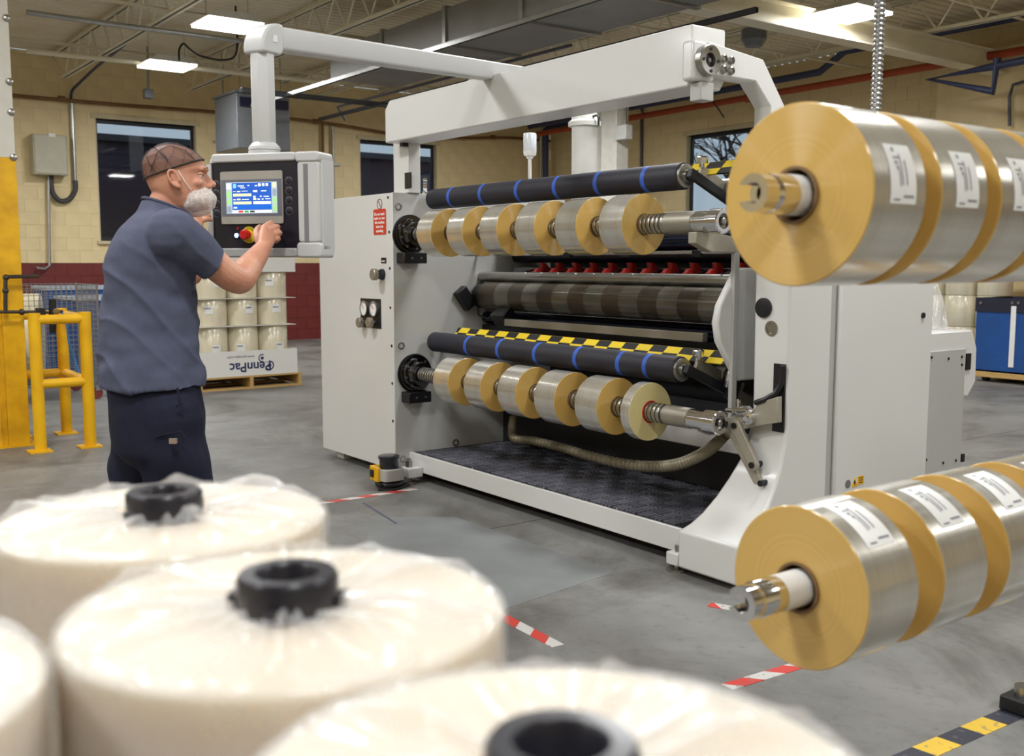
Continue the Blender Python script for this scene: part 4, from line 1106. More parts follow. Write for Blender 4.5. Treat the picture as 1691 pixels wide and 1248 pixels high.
S_ = em('screen_blue', (26, 82, 176), 0.8); Wt = em('screen_white', (226, 234, 240), 0.8); Yl = em('screen_cream', (226, 226, 176), 0.75); Gn = em('screen_green', (150, 210, 130), 0.7)
plate('blue_page', 386, 302, 451, 346, 0.0117, 0.0122, S_, sb)
for (a, b, c, d, m_) in ((388, 319.5, 418, 324, Yl), (388, 332.5, 418, 337, Yl), (421, 332.5, 450, 337, Wt), (386, 338.5, 451, 345, em('screen_deep', (16, 92, 190), 0.9)),
                         (396, 306, 406, 308, Wt), (400, 309.5, 408, 310.8, Wt), (412, 305.5, 415, 307.5, Wt), (424, 306, 428, 308, Wt), (429.5, 303.5, 434, 308, Wt), (436, 303.5, 440, 308, Wt), (442, 303.5, 446, 308, Wt),
                         (388, 315.5, 392, 316.5, Wt), (394, 315, 400, 317, Yl), (402, 315, 412, 316, Wt), (421, 314.5, 428, 317.5, Wt), (434, 315, 443, 316.5, Wt), (421, 323.5, 425, 326.5, Wt), (432, 323.5, 435, 325.5, Wt), (438, 324, 447, 325.5, Wt),
                         (388, 328.5, 392, 330, Wt), (394, 327.5, 400, 330, Yl), (402, 328.5, 414, 329.6, Wt), (421, 327, 426, 330, Yl), (428, 328, 432, 330, Wt), (435, 328, 438, 330, Wt), (441, 328, 449, 329.5, Wt), (388, 341, 394, 344, Wt), (388, 303.5, 393, 310.5, em('screen_cyan', (120, 190, 230), 0.8))):
    plate('readout', a, b, c, d, 0.0121, 0.0125, m_, sb)
for (a, b, c, d, m_) in ((377, 303, 384, 312, Wt), (377, 316, 384, 326, Gn), (377, 329, 384, 337, Gn), (377, 340, 384, 350, em('screen_tab', (140, 160, 180), 0.5)), (453, 303, 459, 310, Yl), (453, 313, 459, 324, em('screen_tab', (140, 160, 180), 0.5)), (453, 326, 459, 336, Gn), (453, 339, 459, 349, Gn)):
    plate('side_key', a, b, c, d, 0.0117, 0.0123, m_, sb)
plate('strip', 386, 347, 451, 351, 0.0117, 0.0121, Wt, sb)
for (a, c, m_) in ((396, 404, em('screen_red', (206, 40, 30), 0.7)), (406, 413, em('screen_go', (40, 160, 70), 0.7)), (415, 423, em('screen_dark', (60, 60, 64), 0.3))):
    plate('strip_key', a, 347.5, c, 350.5, 0.012, 0.0124, m_, sb)
for i, (u, v) in enumerate(((357, 303), (357, 318), (357, 335), (357, 351), (478, 300), (478, 316), (478, 332), (478, 349))):
    x, z = PXY(u, v)
    q = MB().lathe((0, 0, 0), (0, 1, 0), [(0, 0.0165), (0.002, 0.0165), (0.0025, 0.0150), (0.0015, 0.0140)], 22); q.xf(lambda p: TP(x + p.x, z + p.z, p.y + 0.002)); b = q.build('push_button', mat('button_ring', (120, 120, 130), 0.3, 0.7), fc, smooth=30)
    q = MB().lathe((0, 0, 0), (0, 1, 0), [(0, 0.0135), (0.002, 0.0135), (0.0025, 0.012)], 20); q.xf(lambda p: TP(x + p.x, z + p.z, p.y + 0.002)); q.build('button_cap', navy, b, smooth=30)
x, z = PXY(410.5, 387)
q = MB().lathe((0, 0, 0), (0, 1, 0), [(0, 0.034), (0.002, 0.034)], 30); q.xf(lambda p: TP(x + p.x, z + p.z, p.y + 0.002)); es = q.build('emergency_plate', mat('estop_yellow', (240, 214, 30), 0.45), fc)
q = MB().lathe((0, 0, 0), (0, 1, 0), [(0, 0.014), (0.02, 0.014), (0.022, 0.021), (0.034, 0.022), (0.042, 0.016)], 26); q.xf(lambda p: TP(x + p.x - 0.002, z + p.z, p.y + 0.003)); q.build('mushroom_button', mat('estop_red', (214, 34, 26), 0.35), es, smooth=30)
for i, ch in enumerate('EMERGENCY'):
    a = math.radians(150 - i * 15); text_part('lettering', ch, ink, es, TP(x + 0.0265 * math.cos(a), z + 0.0265 * math.sin(a), 0.0045), rx * math.sin(a) - up * math.cos(a), rx * math.cos(a) + up * math.sin(a), 0.010, depth=0.0002)
for i, ch in enumerate('STOP'):
    a = math.radians(240 + i * 19); text_part('lettering', ch, ink, es, TP(x + 0.0275 * math.cos(a), z + 0.0275 * math.sin(a), 0.0045), -rx * math.sin(a) + up * math.cos(a), -rx * math.cos(a) - up * math.sin(a), 0.010, depth=0.0002)
x, z = PXY(391, 388)
q = MB().lathe((0, 0, 0), (0, 1, 0), [(0, 0.013), (0.006, 0.013), (0.008, 0.010)], 20); q.xf(lambda p: TP(x + p.x, z + p.z, p.y + 0.002)); il = q.build('indicator_ring', dark_steel, fc, smooth=30)
q = MB().lathe((0, 0, 0), (0, 1, 0), [(0.004, 0.010), (0.011, 0.009), (0.013, 0.005)], 18); q.xf(lambda p: TP(x + p.x, z + p.z, p.y + 0.002)); q.build('blue_lamp', mat('blue_lamp', (150, 180, 255), 0.3, emit=((130, 165, 255), 5.0)), il, smooth=30)
x, z = PXY(392, 376)
q = MB().lathe((0, 0, 0), (0, 1, 0), [(0, 0.005), (0.003, 0.005)], 14); q.xf(lambda p: TP(x + p.x, z + p.z, p.y + 0.002)); q.build('key_socket', red_plastic, fc)
# side handle in front of the far edge, hanging tube and swivel
mid = TP(PXY(427, 250)[0], 0, -0.06); ptop = at(428, 66, d=PD + 0.06)
cx_, cy_ = mid.x, mid.y
zt_ = hc.z + (338 - 254) * KZ
q = MB().lathe((cx_, cy_, zt_ - 0.004), (0, 0, 1), [(0, 0.055), (0.004, 0.066), (0.016, 0.066), (0.018, 0.063), (0.022, 0.066), (0.034, 0.064), (0.052, 0.048)], 32); q.build('swivel', pg, cpn, smooth=25)
ztop = ptop.z + 0.0
adir = (Vector((-4.88, 3.40, 0)) - Vector((cx_, cy_, 0))).normalized()
side = Vector((adir.y, -adir.x, 0))
oct_ = [(0.047 * math.cos(PI / 8 + k * PI / 4) / math.cos(PI / 8), 0.047 * math.sin(PI / 8 + k * PI / 4) / math.cos(PI / 8)) for k in range(8)]
q = MB(); q.loft([[Vector((cx_, cy_, zt_ + 0.03)) + adir * a + side * b for a, b in oct_], [Vector((cx_, cy_, ztop - 0.03)) + adir * a + side * b for a, b in oct_]]); q.build('hanging_tube', pg, cpn, bevel=0.003)
# elbow: quarter bend housing with flat cheeks
poly = []
for k in range(11):
    a = PI - k * (PI / 2) / 10; poly.append((0.055 + 0.11 * math.cos(a), -0.055 + 0.11 * math.sin(a)))
poly += [(0.075, 0.055), (0.075, -0.055), (0.055, -0.075), (-0.055, -0.075)]
q = MB(); q.prism(poly, 'y', -0.054, 0.054); q.xf(lambda p: Vector((cx_, cy_, ztop)) + adir * p.x + side * p.y + up * p.z)
el = q.build('elbow', pg, cpn, bevel=0.010)
q = MB().obox(Vector((cx_, cy_, ztop)) - side * -0.0555 + adir * 0.02 - up * 0.012, adir, side, up, 0.012, 0.001, 0.014); q.build('maker_mark', white_sheet, el)
# horizontal arm resting on the machine beam
e0 = Vector((cx_, cy_, ztop)) + adir * 0.06; e1 = Vector((-4.90, 3.80, 2.43))
q = MB(); d_ = (e1 - e0).normalized(); s_ = d_.cross(up).normalized(); u_ = s_.cross(d_)
sec = rrect(0, 0, 0.047, 0.047, 0.012, 3)
q.loft([[e0 + s_ * a + u_ * b for a, b in sec], [e1 + s_ * a + u_ * b for a, b in sec]]); q.build('arm', pg, cpn, smooth=30)
MB().box((-4.96, 3.36, 2.372), (-4.80, 3.52, 2.384)).build('arm_mount', pg, cpn)
# ================================================================== THE OPERATOR
skin_m = mat('skin', (204, 150, 122), 0.5, var=(14, 0.06), col2=(190, 130, 104), bump=(90, 0.06))
skin_m.node_tree.nodes['Principled BSDF'].inputs['Subsurface Weight'].default_value = 0.08
skin_m.node_tree.nodes['Principled BSDF'].inputs['Subsurface Radius'].default_value = (0.012, 0.005, 0.003)
shirt_m = mat('shirt_cotton', (82, 86, 106), 0.85, var=(40, 0.05), bump=(260, 0.08), spec=0.2)
trouser_m = mat('trouser_twill', (33, 35, 52), 0.85, var=(50, 0.08), bump=(300, 0.06), spec=0.2)
BD = 3.80
pfw = (math.cos(math.radians(62)) * FWD + math.sin(math.radians(62)) * RGT)
plf = (math.sin(math.radians(62)) * FWD - math.cos(math.radians(62)) * RGT)
Zv = Vector((0, 0, 1))
def sup(a, e): c = math.cos(a); s = math.sin(a); return (math.copysign(abs(c) ** (2 / e), c), math.copysign(abs(s) ** (2 / e), s))
def hring(c, a, b, e=2.3, n=40, tilt=0.0, fw=None, lf=None):
    fw = fw or pfw; lf = lf or plf
    return [c + (fw * math.cos(tilt) - Zv * math.sin(tilt)) * (a * sup(2 * PI * k / n, e)[0]) + lf * (b * sup(2 * PI * k / n, e)[1]) for k in range(n)]
def limb(q, pts, rs, seg=18):
    """tapered limb through pts with round ends"""
    pts = [Vector(p) for p in pts]; path = []; rad = []
    for i in range(len(pts) - 1):
        for k in range(6):
            t = k / 6; p0 = pts[max(i - 1, 0)]; p1 = pts[i]; p2 = pts[i + 1]; p3 = pts[min(i + 2, len(pts) - 1)]
            path.append(0.5 * ((2 * p1) + (p2 - p0) * t + (2 * p0 - 5 * p1 + 4 * p2 - p3) * t * t + (3 * p1 - p0 - 3 * p2 + p3) * t ** 3)); rad.append(rs[i] + (rs[i + 1] - rs[i]) * t)
    path.append(pts[-1]); rad.append(rs[-1])
    q.tube(path, rad, seg); q.ball(pts[0], rs[0], seg=14, rings=8); q.ball(pts[-1], rs[-1], seg=14, rings=8)
    return q
def fuse(q, name, m_, parent, voxel, smooth_it, fold=None, loc=None, fac=0.5, cut=()):
    """overlapping pieces grown together into one continuous surface"""
    me = q.mesh('t', m_)
    t = bpy.data.objects.new('t', me); COL.objects.link(t)
    r = t.modifiers.new('r', 'REMESH'); r.mode = 'VOXEL'; r.voxel_size = voxel
    s = t.modifiers.new('s', 'SMOOTH'); s.iterations = smooth_it; s.factor = fac
    bpy.context.view_layer.update()
    out = bpy.data.meshes.new_from_object(t.evaluated_get(bpy.context.evaluated_depsgraph_get()))
    bpy.data.objects.remove(t)
    out.name = name
    if cut:
        for v in out.vertices:
            for (c, n_, rr) in cut:
                h = (v.co - c).dot(n_)
                if h > 0 and (v.co - c).length < rr: v.co = v.co - n_ * h
        out.update()
    if fold:
        nr = [v.normal.copy() for v in out.vertices]
        for v, n_ in zip(out.vertices, nr): v.co = v.co + n_ * fold(v.co)
    off = (wloc(parent) if parent is not None else Vector(loc))
    for v in out.vertices: v.co = v.co - off
    out.shade_smooth(); out.materials.clear(); out.materials.append(m_)
    o = bpy.data.objects.new(name, out); COL.objects.link(o)
    if parent is not None: o.parent = parent
    else: o.location = off
    return o
def Q(u, v, d): return at(u, v, d=d)

# ---- head frame
hfw = (math.cos(math.radians(72)) * FWD + math.sin(math.radians(72)) * RGT)
hlf = (math.sin(math.radians(72)) * FWD - math.cos(math.radians(72)) * RGT)
KH = 1.09
tl = math.radians(-6)
hfx = hfw * math.cos(tl) - Zv * math.sin(tl); hup = hfw * math.sin(tl) + Zv * math.cos(tl)
ear_w = Q(291, 299, BD)
HO = ear_w - hup * (0.118 * KH) + hfx * 0.004
def HP(f, l, z): return HO + hfx * (f * KH) + hlf * (l * KH) + hup * (z * KH)
prof = [(0.010, 0.055, -0.02, 0.035), (0.018, 0.078, -0.035, 0.045), (0.034, 0.088, -0.05, 0.055), (0.055, 0.093, -0.066, 0.063), (0.076, 0.094, -0.080, 0.069), (0.10, 0.092, -0.092, 0.073), (0.122, 0.087, -0.098, 0.0745), (0.136, 0.087, -0.102, 0.0755), (0.15, 0.097, -0.104, 0.077), (0.18, 0.092, -0.104, 0.078), (0.205, 0.074, -0.094, 0.070), (0.225, 0.046, -0.072, 0.053), (0.237, 0.014, -0.042, 0.030), (0.241, -0.008, -0.02, 0.010)]
def head_rings(grow=0.0, sel=prof, n=40):
    out = []
    for (z, f0, f1, w) in sel:
        c = (f0 + f1) / 2; a = (f0 - f1) / 2 + grow; b = w + grow; ring = []
        for k in range(n):
            cs, sn = sup(2 * PI * k / n, 2.25)
            # face narrower than the back of the head
            ring.append(HP(c + a * cs, b * sn * (1 - 0.13 * max(0, cs)), z + (grow if z > 0.23 else 0)))
        out.append(ring)
    return out
bd = MB()
bd.loft(head_rings())
# brow ridge, nose, lips, chin, cheek bones, eye sockets are left by the ridge above them
bd.ball(HP(0.088, 0, 0.147), 0.020 * KH, 0.048 * KH, 0.010 * KH, axes=(hfx, hlf, hup))
nose = [[HP(f, l * w, z) for (l, f) in ((-1, 0.088), (-0.5, fr * 0.55 + 0.088 * 0.45), (0, fr), (0.5, fr * 0.55 + 0.088 * 0.45), (1, 0.088), (0.6, 0.07), (0, 0.06), (-0.6, 0.07))] for (z, fr, w) in ((0.146, 0.098, 0.010), (0.132, 0.104, 0.011), (0.116, 0.115, 0.014), (0.101, 0.126, 0.017), (0.092, 0.127, 0.018), (0.086, 0.110, 0.014))]
bd.loft(nose)
bd.ball(HP(0.113, 0, 0.097), 0.013 * KH, 0.011 * KH, 0.010 * KH, axes=(hfx, hlf, hup))
for s in (-1, 1):
    bd.ball(HP(0.100, s * 0.013, 0.091), 0.011 * KH, 0.007 * KH, 0.008 * KH, axes=(hfx, hlf, hup))
    bd.ball(HP(0.060, s * 0.045, 0.103), 0.022 * KH, 0.018 * KH, 0.016 * KH, axes=(hfx, hlf, hup))
    # ears: rim and lobe
    earx = (hfx * 0.96 + hup * 0.2).normalized()
    ea = (hfx * 0.95 - hup * 0.2).normalized(); eu = (hup * 0.95 + hfx * -0.2).normalized()
    bd.ball(HP(-0.008, s * 0.077, 0.120), 0.014 * KH, 0.005 * KH, 0.024 * KH, axes=(ea, hlf, eu))
    ec = HP(-0.010, s * 0.081, 0.121)
    bd.tube([ec + ea * (0.0175 * KH * math.cos(g)) + eu * (0.029 * KH * math.sin(g)) + hlf * (s * 0.004 * (1 - math.cos(g))) for g in [math.radians(-20 + 24 * k) for k in range(13)]], 0.0052, 8)
    bd.ball(HP(-0.002, s * 0.079, 0.096), 0.010 * KH, 0.008 * KH, 0.012 * KH, axes=(ea, hlf, eu))
bd.ball(HP(0.094, 0, 0.068), 0.010 * KH, 0.024 * KH, 0.006 * KH, axes=(hfx, hlf, hup))
bd.ball(HP(0.092, 0, 0.057), 0.010 * KH, 0.022 * KH, 0.007 * KH, axes=(hfx, hlf, hup))
bd.ball(HP(0.078, 0, 0.028), 0.016 * KH, 0.026 * KH, 0.016 * KH, axes=(hfx, hlf, hup))
# neck and trunk
nb_ = Q(268, 352, BD)
bd.loft([hring(nb_ + Zv * -0.02, 0.078, 0.085), hring(nb_ + Zv * 0.03 + pfw * 0.006, 0.066, 0.066), hring(Q(279, 322, BD), 0.063, 0.060), hring(Q(285, 305, BD), 0.062, 0.058), hring(Q(288, 290, BD), 0.055, 0.055)])
tr_ = [(352, 268, 0.06, 0.10), (375, 263, 0.10, 0.19), (400, 258, 0.135, 0.20), (430, 253, 0.14, 0.195), (480, 248, 0.13, 0.185), (560, 248, 0.145, 0.17), (630, 250, 0.155, 0.17), (680, 258, 0.14, 0.17)]
bd.loft([hring(Q(u, v, BD), a, b) for (v, u, a, b) in reversed(tr_)])
SR = Q(286, 390, 3.63); ER = Q(390, 462, 3.80); WR = Q(434, 411, 4.05)
SL = Q(276, 388, 3.99); EL = Q(312, 455, 4.10); WL = Q(322, 380, 4.16)
limb(bd, [SR, SR.lerp(ER, 0.5) + Vector((0, 0, 0.005)), ER, ER.lerp(WR, 0.35) + Vector((0, 0, -0.008)), WR], [0.066, 0.058, 0.052, 0.054, 0.033])
limb(bd, [SL, SL.lerp(EL, 0.5), EL, EL.lerp(WL, 0.35), WL], [0.066, 0.056, 0.048, 0.047, 0.030])
# right hand: back of the hand towards the camera, fingers bent onto the panel
mcp = [Q(436, 375, 4.125), Q(444, 379, 4.135), Q(449, 387, 4.135), Q(450, 396, 4.125)]
pip = [Q(447, 368, 4.165), Q(458, 374, 4.175), Q(462, 384, 4.175), Q(460, 394, 4.165)]
tip = [Q(450, 375, 4.215), Q(457, 382, 4.215), Q(458, 391, 4.205), Q(455, 400, 4.195)]
pal = [WR] + mcp
limb(bd, [WR, (WR + mcp[0]) / 2 + up * 0.004, mcp[0]], [0.030, 0.024, 0.0135])
limb(bd, [WR, (WR + mcp[1]) / 2, mcp[1]], [0.030, 0.024, 0.0135])
limb(bd, [WR, (WR + mcp[2]) / 2, mcp[2]], [0.030, 0.023, 0.0130])
limb(bd, [WR, (WR + mcp[3]) / 2, mcp[3]], [0.029, 0.022, 0.0120])
for a, b, c, r in zip(mcp, pip, tip, (0.0108, 0.0110, 0.0105, 0.0092)):
    limb(bd, [a, b, (b + c) / 2 + (b - a) * 0.08, c], [r * 1.1, r, r * 0.92, r * 0.82], 12)
limb(bd, [WR.lerp(mcp[0], 0.25) - RGT * 0.008, Q(424, 391, 4.12), Q(424, 380, 4.17), Q(429, 374, 4.205)], [0.020, 0.016, 0.0125, 0.0105], 12)
# left hand: fingers hooked round the far edge of the panel
ml = [Q(331, 364, 4.20), Q(329, 358, 4.215), Q(328, 352, 4.225), Q(327, 346, 4.23)]
for k, m0 in enumerate(ml):
    limb(bd, [WL, (WL + m0) / 2, m0], [0.028, 0.022, 0.012])
    b = m0 + RGT * 0.024 + FWD * 0.004 + up * 0.004; c = b + RGT * 0.010 + FWD * 0.024
    limb(bd, [m0, b, c], [0.0108, 0.0105, 0.009], 12)
limb(bd, [WL.lerp(ml[3], 0.4), Q(318, 352, 4.185), Q(322, 343, 4.185), Q(328, 339, 4.19)], [0.018, 0.014, 0.0115, 0.0095], 12)
# legs inside the trousers
HRt = Q(272, 680, BD - 0.09); HLt = Q(246, 680, BD + 0.09)
KR = Vector((HRt.x, HRt.y, 0.42)) + pfw * 0.05; KL = Vector((HLt.x, HLt.y, 0.42)) - pfw * 0.06
AR = Vector((HRt.x, HRt.y, FZ + 0.08)) + pfw * 0.02; AL = Vector((HLt.x, HLt.y, FZ + 0.08)) - pfw * 0.14
limb(bd, [HRt, HRt.lerp(KR, 0.5), KR, KR.lerp(AR, 0.4), AR], [0.085, 0.075, 0.055, 0.052, 0.036])
limb(bd, [HLt, HLt.lerp(KL, 0.5), KL, KL.lerp(AL, 0.4), AL], [0.085, 0.075, 0.055, 0.052, 0.036])
for A in (AR, AL):
    limb(bd, [A, A + pfw * 0.06 - Zv * 0.035, A + pfw * 0.15 - Zv * 0.05], [0.04, 0.038, 0.026])
foot = Vector(((AR.x + AL.x) / 2, (AR.y + AL.y) / 2, FZ))
person = fuse(bd, 'person', skin_m, None, 0.0042, 4, loc=foot)
tag(person, 'man in grey tee, navy trousers, hair net and beard net at the control panel', 'person')
# ---- shirt
sh = MB()
rows = [(636, 250, 0.190, 0.212), (612, 249, 0.188, 0.212), (580, 247, 0.180, 0.208), (540, 246, 0.170, 0.203), (500, 246, 0.163, 0.208), (460, 247, 0.160, 0.214), (425, 251, 0.160, 0.220), (400, 256, 0.152, 0.222), (380, 261, 0.136, 0.212), (362, 266, 0.112, 0.180), (350, 269, 0.090, 0.130), (341, 271, 0.078, 0.095)]
sh.loft([hring(Q(u, v, BD), a, b, 2.4, tilt=(0.35 if v < 345 else 0.0)) for (v, u, a, b) in rows])
se = SR.lerp(ER, 0.56)
limb(sh, [SR + Zv * 0.005, SR.lerp(se, 0.5) + Zv * 0.006, se], [0.094, 0.084, 0.071])
sel_ = SL.lerp(EL, 0.6)
limb(sh, [SL + Zv * 0.005, SL.lerp(sel_, 0.5), sel_], [0.092, 0.082, 0.070])
dse = (ER - SR).normalized()
# cut the round sleeve ends flat later through the hem ring
def shirt_fold(p):
    rel = p - foot; f = rel.dot(pfw); l = rel.dot(plf); z = rel.z
    t = max(0.0, min(1.0, (1.62 - z) / 0.3))
    w = noise.noise(Vector((f * 5 + z * 5.0, l * 4, z * 9 - f * 9))) + 0.6 * noise.noise(Vector((f * 9 - z * 10, l * 7, z * 16 + f * 6 + 3.1)))
    dg = ((1 - abs(math.sin((z * 1.0 + f * 1.15) * 17 + 1.6 * noise.noise(Vector((f * 4, l * 4, z * 4)))))) ** 2 - 0.35) * max(0, noise.noise(Vector((f * 3 + 7, l * 3, z * 3))) + 0.25)
    low = max(0.0, min(1.0, (1.22 - z) / 0.25))
    return 0.011 * t * w + 0.018 * t * dg + 0.007 * low * math.sin(l * 30 + f * 26 + 4 * noise.noise(Vector((f * 3, l * 3, z * 2))))
dsl = (EL - SL).normalized()
shirt = fuse(sh, 'shirt', shirt_m, person, 0.0065, 5, fold=shirt_fold, cut=((se + dse * 0.018, dse, 0.14), (sel_ + dsl * 0.018, dsl, 0.14)))
shirt['label'] = 'slate grey short sleeved cotton tee shirt'
# hem bands of sleeve and waist, collar
def band(c, ax, r, w, t, name, par, m_, a2=None):
    q = MB().lathe(Vector(c) - ax * w / 2, ax, [(0, r), (w, r * 0.995), (w, r - t), (0, r - t)], 36, closed=True); return q.build(name, m_, par, smooth=40)
q = MB(); c0 = Q(271.5, 340, BD)
ring = hring(c0, 0.080, 0.094, 2.2, n=36, tilt=0.35); q.tube(ring + [ring[0], ring[1]], 0.0055, 8); q.build('collar', shirt_m, shirt, smooth=True)
# ---- trousers
tq = MB()
tq.loft([hring(Q(u, v, BD), a, b, 2.4) for (v, u, a, b) in ((612, 252, 0.150, 0.180), (640, 254, 0.164, 0.190), (680, 260, 0.168, 0.194), (715, 262, 0.164, 0.192), (740, 263, 0.155, 0.185), (765, 264, 0.11, 0.16))])
def leg(hip, knee, ank, r):
    limb(tq, [hip + Zv * 0.05, hip.lerp(knee, 0.4), knee, knee.lerp(ank, 0.5), ank + Zv * 0.03], r)
leg(Q(277, 712, BD - 0.070), KR + pfw * 0.01, AR, [0.128, 0.128, 0.106, 0.098, 0.092])
leg(Q(244, 712, BD + 0.085), KL, AL, [0.124, 0.122, 0.104, 0.098, 0.092])
def tr_fold(p):
    rel = p - foot; f = rel.dot(pfw); l = rel.dot(plf); z = rel.z
    return 0.008 * noise.noise(Vector((f * 6, l * 6, z * 7))) + 0.010 * math.sin(z * 26 + f * 22 + 3 * noise.noise(Vector((f * 4, l * 4, z * 3)))) * max(0, noise.noise(Vector((f * 4 + 3, l * 4, z * 4))) + 0.2)
trs = fuse(tq, 'trousers', trouser_m, person, 0.0085, 5, fold=tr_fold)
trs['label'] = 'navy work trousers'
p = Q(286, 728, BD - 0.206)
MB().obox(p, RGT, Zv, FWD, 0.013, 0.009, 0.006).build('brand_patch', mat('patch_grey', (150, 130, 116), 0.7), trs)
MB().tube([Q(u, v, BD - 0.196) for u, v in ((293, 640), (296, 655), (297, 666), (290, 672))], 0.004, 6).build('pocket_seam', trouser_m, trs)
q = MB().tube([Q(u, v, BD - 0.200) for u, v in ((255, 722), (275, 716), (300, 713), (306, 722))], 0.003, 6); q.build('pocket_flap', trouser_m, trs)
# ---- shoes
shoe_m = mat('shoe_leather', (34, 31, 30), 0.5)
for A in (AR, AL):
    q = MB(); c = Vector((A.x, A.y, FZ))
    q.loft([[c + pfw * (f + 0.0) + plf * (w * sup(2 * PI * k / 24, 2.6)[1]) + Zv * (0.0 + hh * (0.5 + 0.5 * sup(2 * PI * k / 24, 2.6)[0])) for k in range(24)] for (f, w, hh) in ((-0.085, 0.030, 0.07), (-0.07, 0.040, 0.11), (-0.02, 0.043, 0.12), (0.04, 0.044, 0.105), (0.10, 0.049, 0.075), (0.16, 0.047, 0.06), (0.195, 0.035, 0.045), (0.205, 0.018, 0.03))])
    q.build('shoe', shoe_m, person, smooth=50)
# ---- hair net, beard net, eyes
def net(name, col, hold, scale, line, tint):
    m = bpy.data.materials.new(name); m.use_nodes = True; nt = m.node_tree; b = nt.nodes['Principled BSDF']
    b.inputs['Base Color'].default_value = lin(col); b.inputs['Roughness'].default_value = 0.7
    tc = nt.nodes.new('ShaderNodeTexCoord'); vo = nt.nodes.new('ShaderNodeTexVoronoi'); vo.feature = 'DISTANCE_TO_EDGE'; vo.inputs['Scale'].default_value = scale
    nt.links.new(tc.outputs['Object'], vo.inputs['Vector'])
    mr = nt.nodes.new('ShaderNodeMapRange'); mr.inputs[1].default_value = 0.0; mr.inputs[2].default_value = line; mr.inputs[3].default_value = 0.95; mr.inputs[4].default_value = hold
    nt.links.new(vo.outputs['Distance'], mr.inputs[0])
    tp = nt.nodes.new('ShaderNodeBsdfTransparent'); mx = nt.nodes.new('ShaderNodeMixShader')
    nt.links.new(mr.outputs[0], mx.inputs[0]); nt.links.new(tp.outputs[0], mx.inputs[1]); nt.links.new(b.outputs[0], mx.inputs[2]); nt.links.new(mx.outputs[0], nt.nodes['Material Output'].inputs[0])
    return m
hn_m = net('hair_net', (66, 55, 56), 0.46, 26, 0.035, None)
bn_m = net('beard_net', (232, 226, 220), 0.55, 60, 0.06, None)
rings = head_rings(0.005, prof[3:], 56)
# denser rows for a clean slanted edge
dense = []
for i in range(len(rings) - 1):
    for k in range(5): dense.append([rings[i][j].lerp(rings[i + 1][j], k / 5) for j in range(56)])
dense.append(rings[-1])
q = MB(); q.loft(dense, cap=False)
def hz_(p): r = p - HO; return (r.dot(hup) / KH) - (0.158 + 0.25 * r.dot(hfx) / KH)
keep = [f for f in q.f if sum(hz_(Vector(q.v[i])) for i in f) / len(f) > 0]
q.f = keep + [tuple((len(dense) - 1) * 56 + k for k in range(56))]; q.mi = [0] * len(q.f)
hnet = q.build('hair_net', hn_m, person, smooth=180)
hnet['label'] = 'brown mesh hair net'
rim = []
for k in range(56):
    prev = None
    for i in range(len(dense)):
        p = dense[i][k]; h = hz_(p)
        if prev is not None and prev[1] <= 0 < h:
            t = -prev[1] / (h - prev[1]); rim.append(prev[0].lerp(p, t)); break
        prev = (p, h)
MB().tube(rim + [rim[0], rim[1]], 0.0032, 8).build('net_elastic', mat('elastic_black', (26, 22, 22), 0.7), hnet, smooth=True)
for (k0, k1, sg) in ((6, 30, 1), (46, 22, 1), (52, 34, 1), (40, 14, 1)):
    pts = []
    for i in range(12):
        t = i / 11; kk = (k0 + (k1 - k0) * t) % 56; a = int(kk) % 56
        lvl = int(18 + 24 * math.sin(t * PI)); pts.append(dense[min(lvl, len(dense) - 1)][a] + (dense[min(lvl, len(dense) - 1)][a] - HP(0, 0, 0.12)).normalized() * 0.002)
    MB().tube([p for p in pts if hz_(p) > 0.0], 0.0012, 5).build('net_fold', mat('elastic_black', (26, 22, 22), 0.7), hnet)
q = MB().ball(HP(0.052, 0, 0.047), 0.066 * KH, 0.073 * KH, 0.054 * KH, seg=36, rings=22, axes=(hfx, hlf, hup))
vv = []
for p in q.v:
    p = Vector(p); r = p - HP(0.05, 0, 0.049); n_ = r.normalized(); vv.append(tuple(p + n_ * (0.006 * noise.noise(p * 30) + 0.003 * noise.noise(p * 80))))
q.v = vv
bnet = q.build('beard_net', bn_m, person, smooth=180)
bnet['label'] = 'white mesh beard net'
for s in (-1, 1):
    MB().tube([HP(0.040, s * 0.073, 0.080), HP(0.022, s * 0.079, 0.110), HP(0.006, s * 0.083, 0.148)], 0.0014, 6).build('net_strap', bn_m if False else white_sheet, bnet)
    e = MB().ball(HP(0.0735, s * 0.031, 0.128), 0.0112 * KH, seg=16, rings=10).build('eye', mat('eye_white', (222, 214, 206), 0.2), person, smooth=True)
    MB().ball(HP(0.0815, s * 0.033, 0.1275), 0.0050 * KH, seg=12, rings=8).build('iris', mat('iris', (52, 40, 34), 0.15), e, smooth=True)
    MB().tube([HP(0.102, s * 0.014, 0.147), HP(0.101, s * 0.030, 0.152), HP(0.088, s * 0.050, 0.148)], [0.003, 0.0035, 0.002], 6).build('eyebrow', mat('brow_hair', (160, 112, 84), 0.8), person, smooth=True)
    MB().ball(HP(0.0745, s * 0.032, 0.1335), 0.0125 * KH, 0.0140 * KH, 0.0072 * KH, axes=(hfx, hlf, hup)).build('eyelid', skin_m, person, smooth=True)
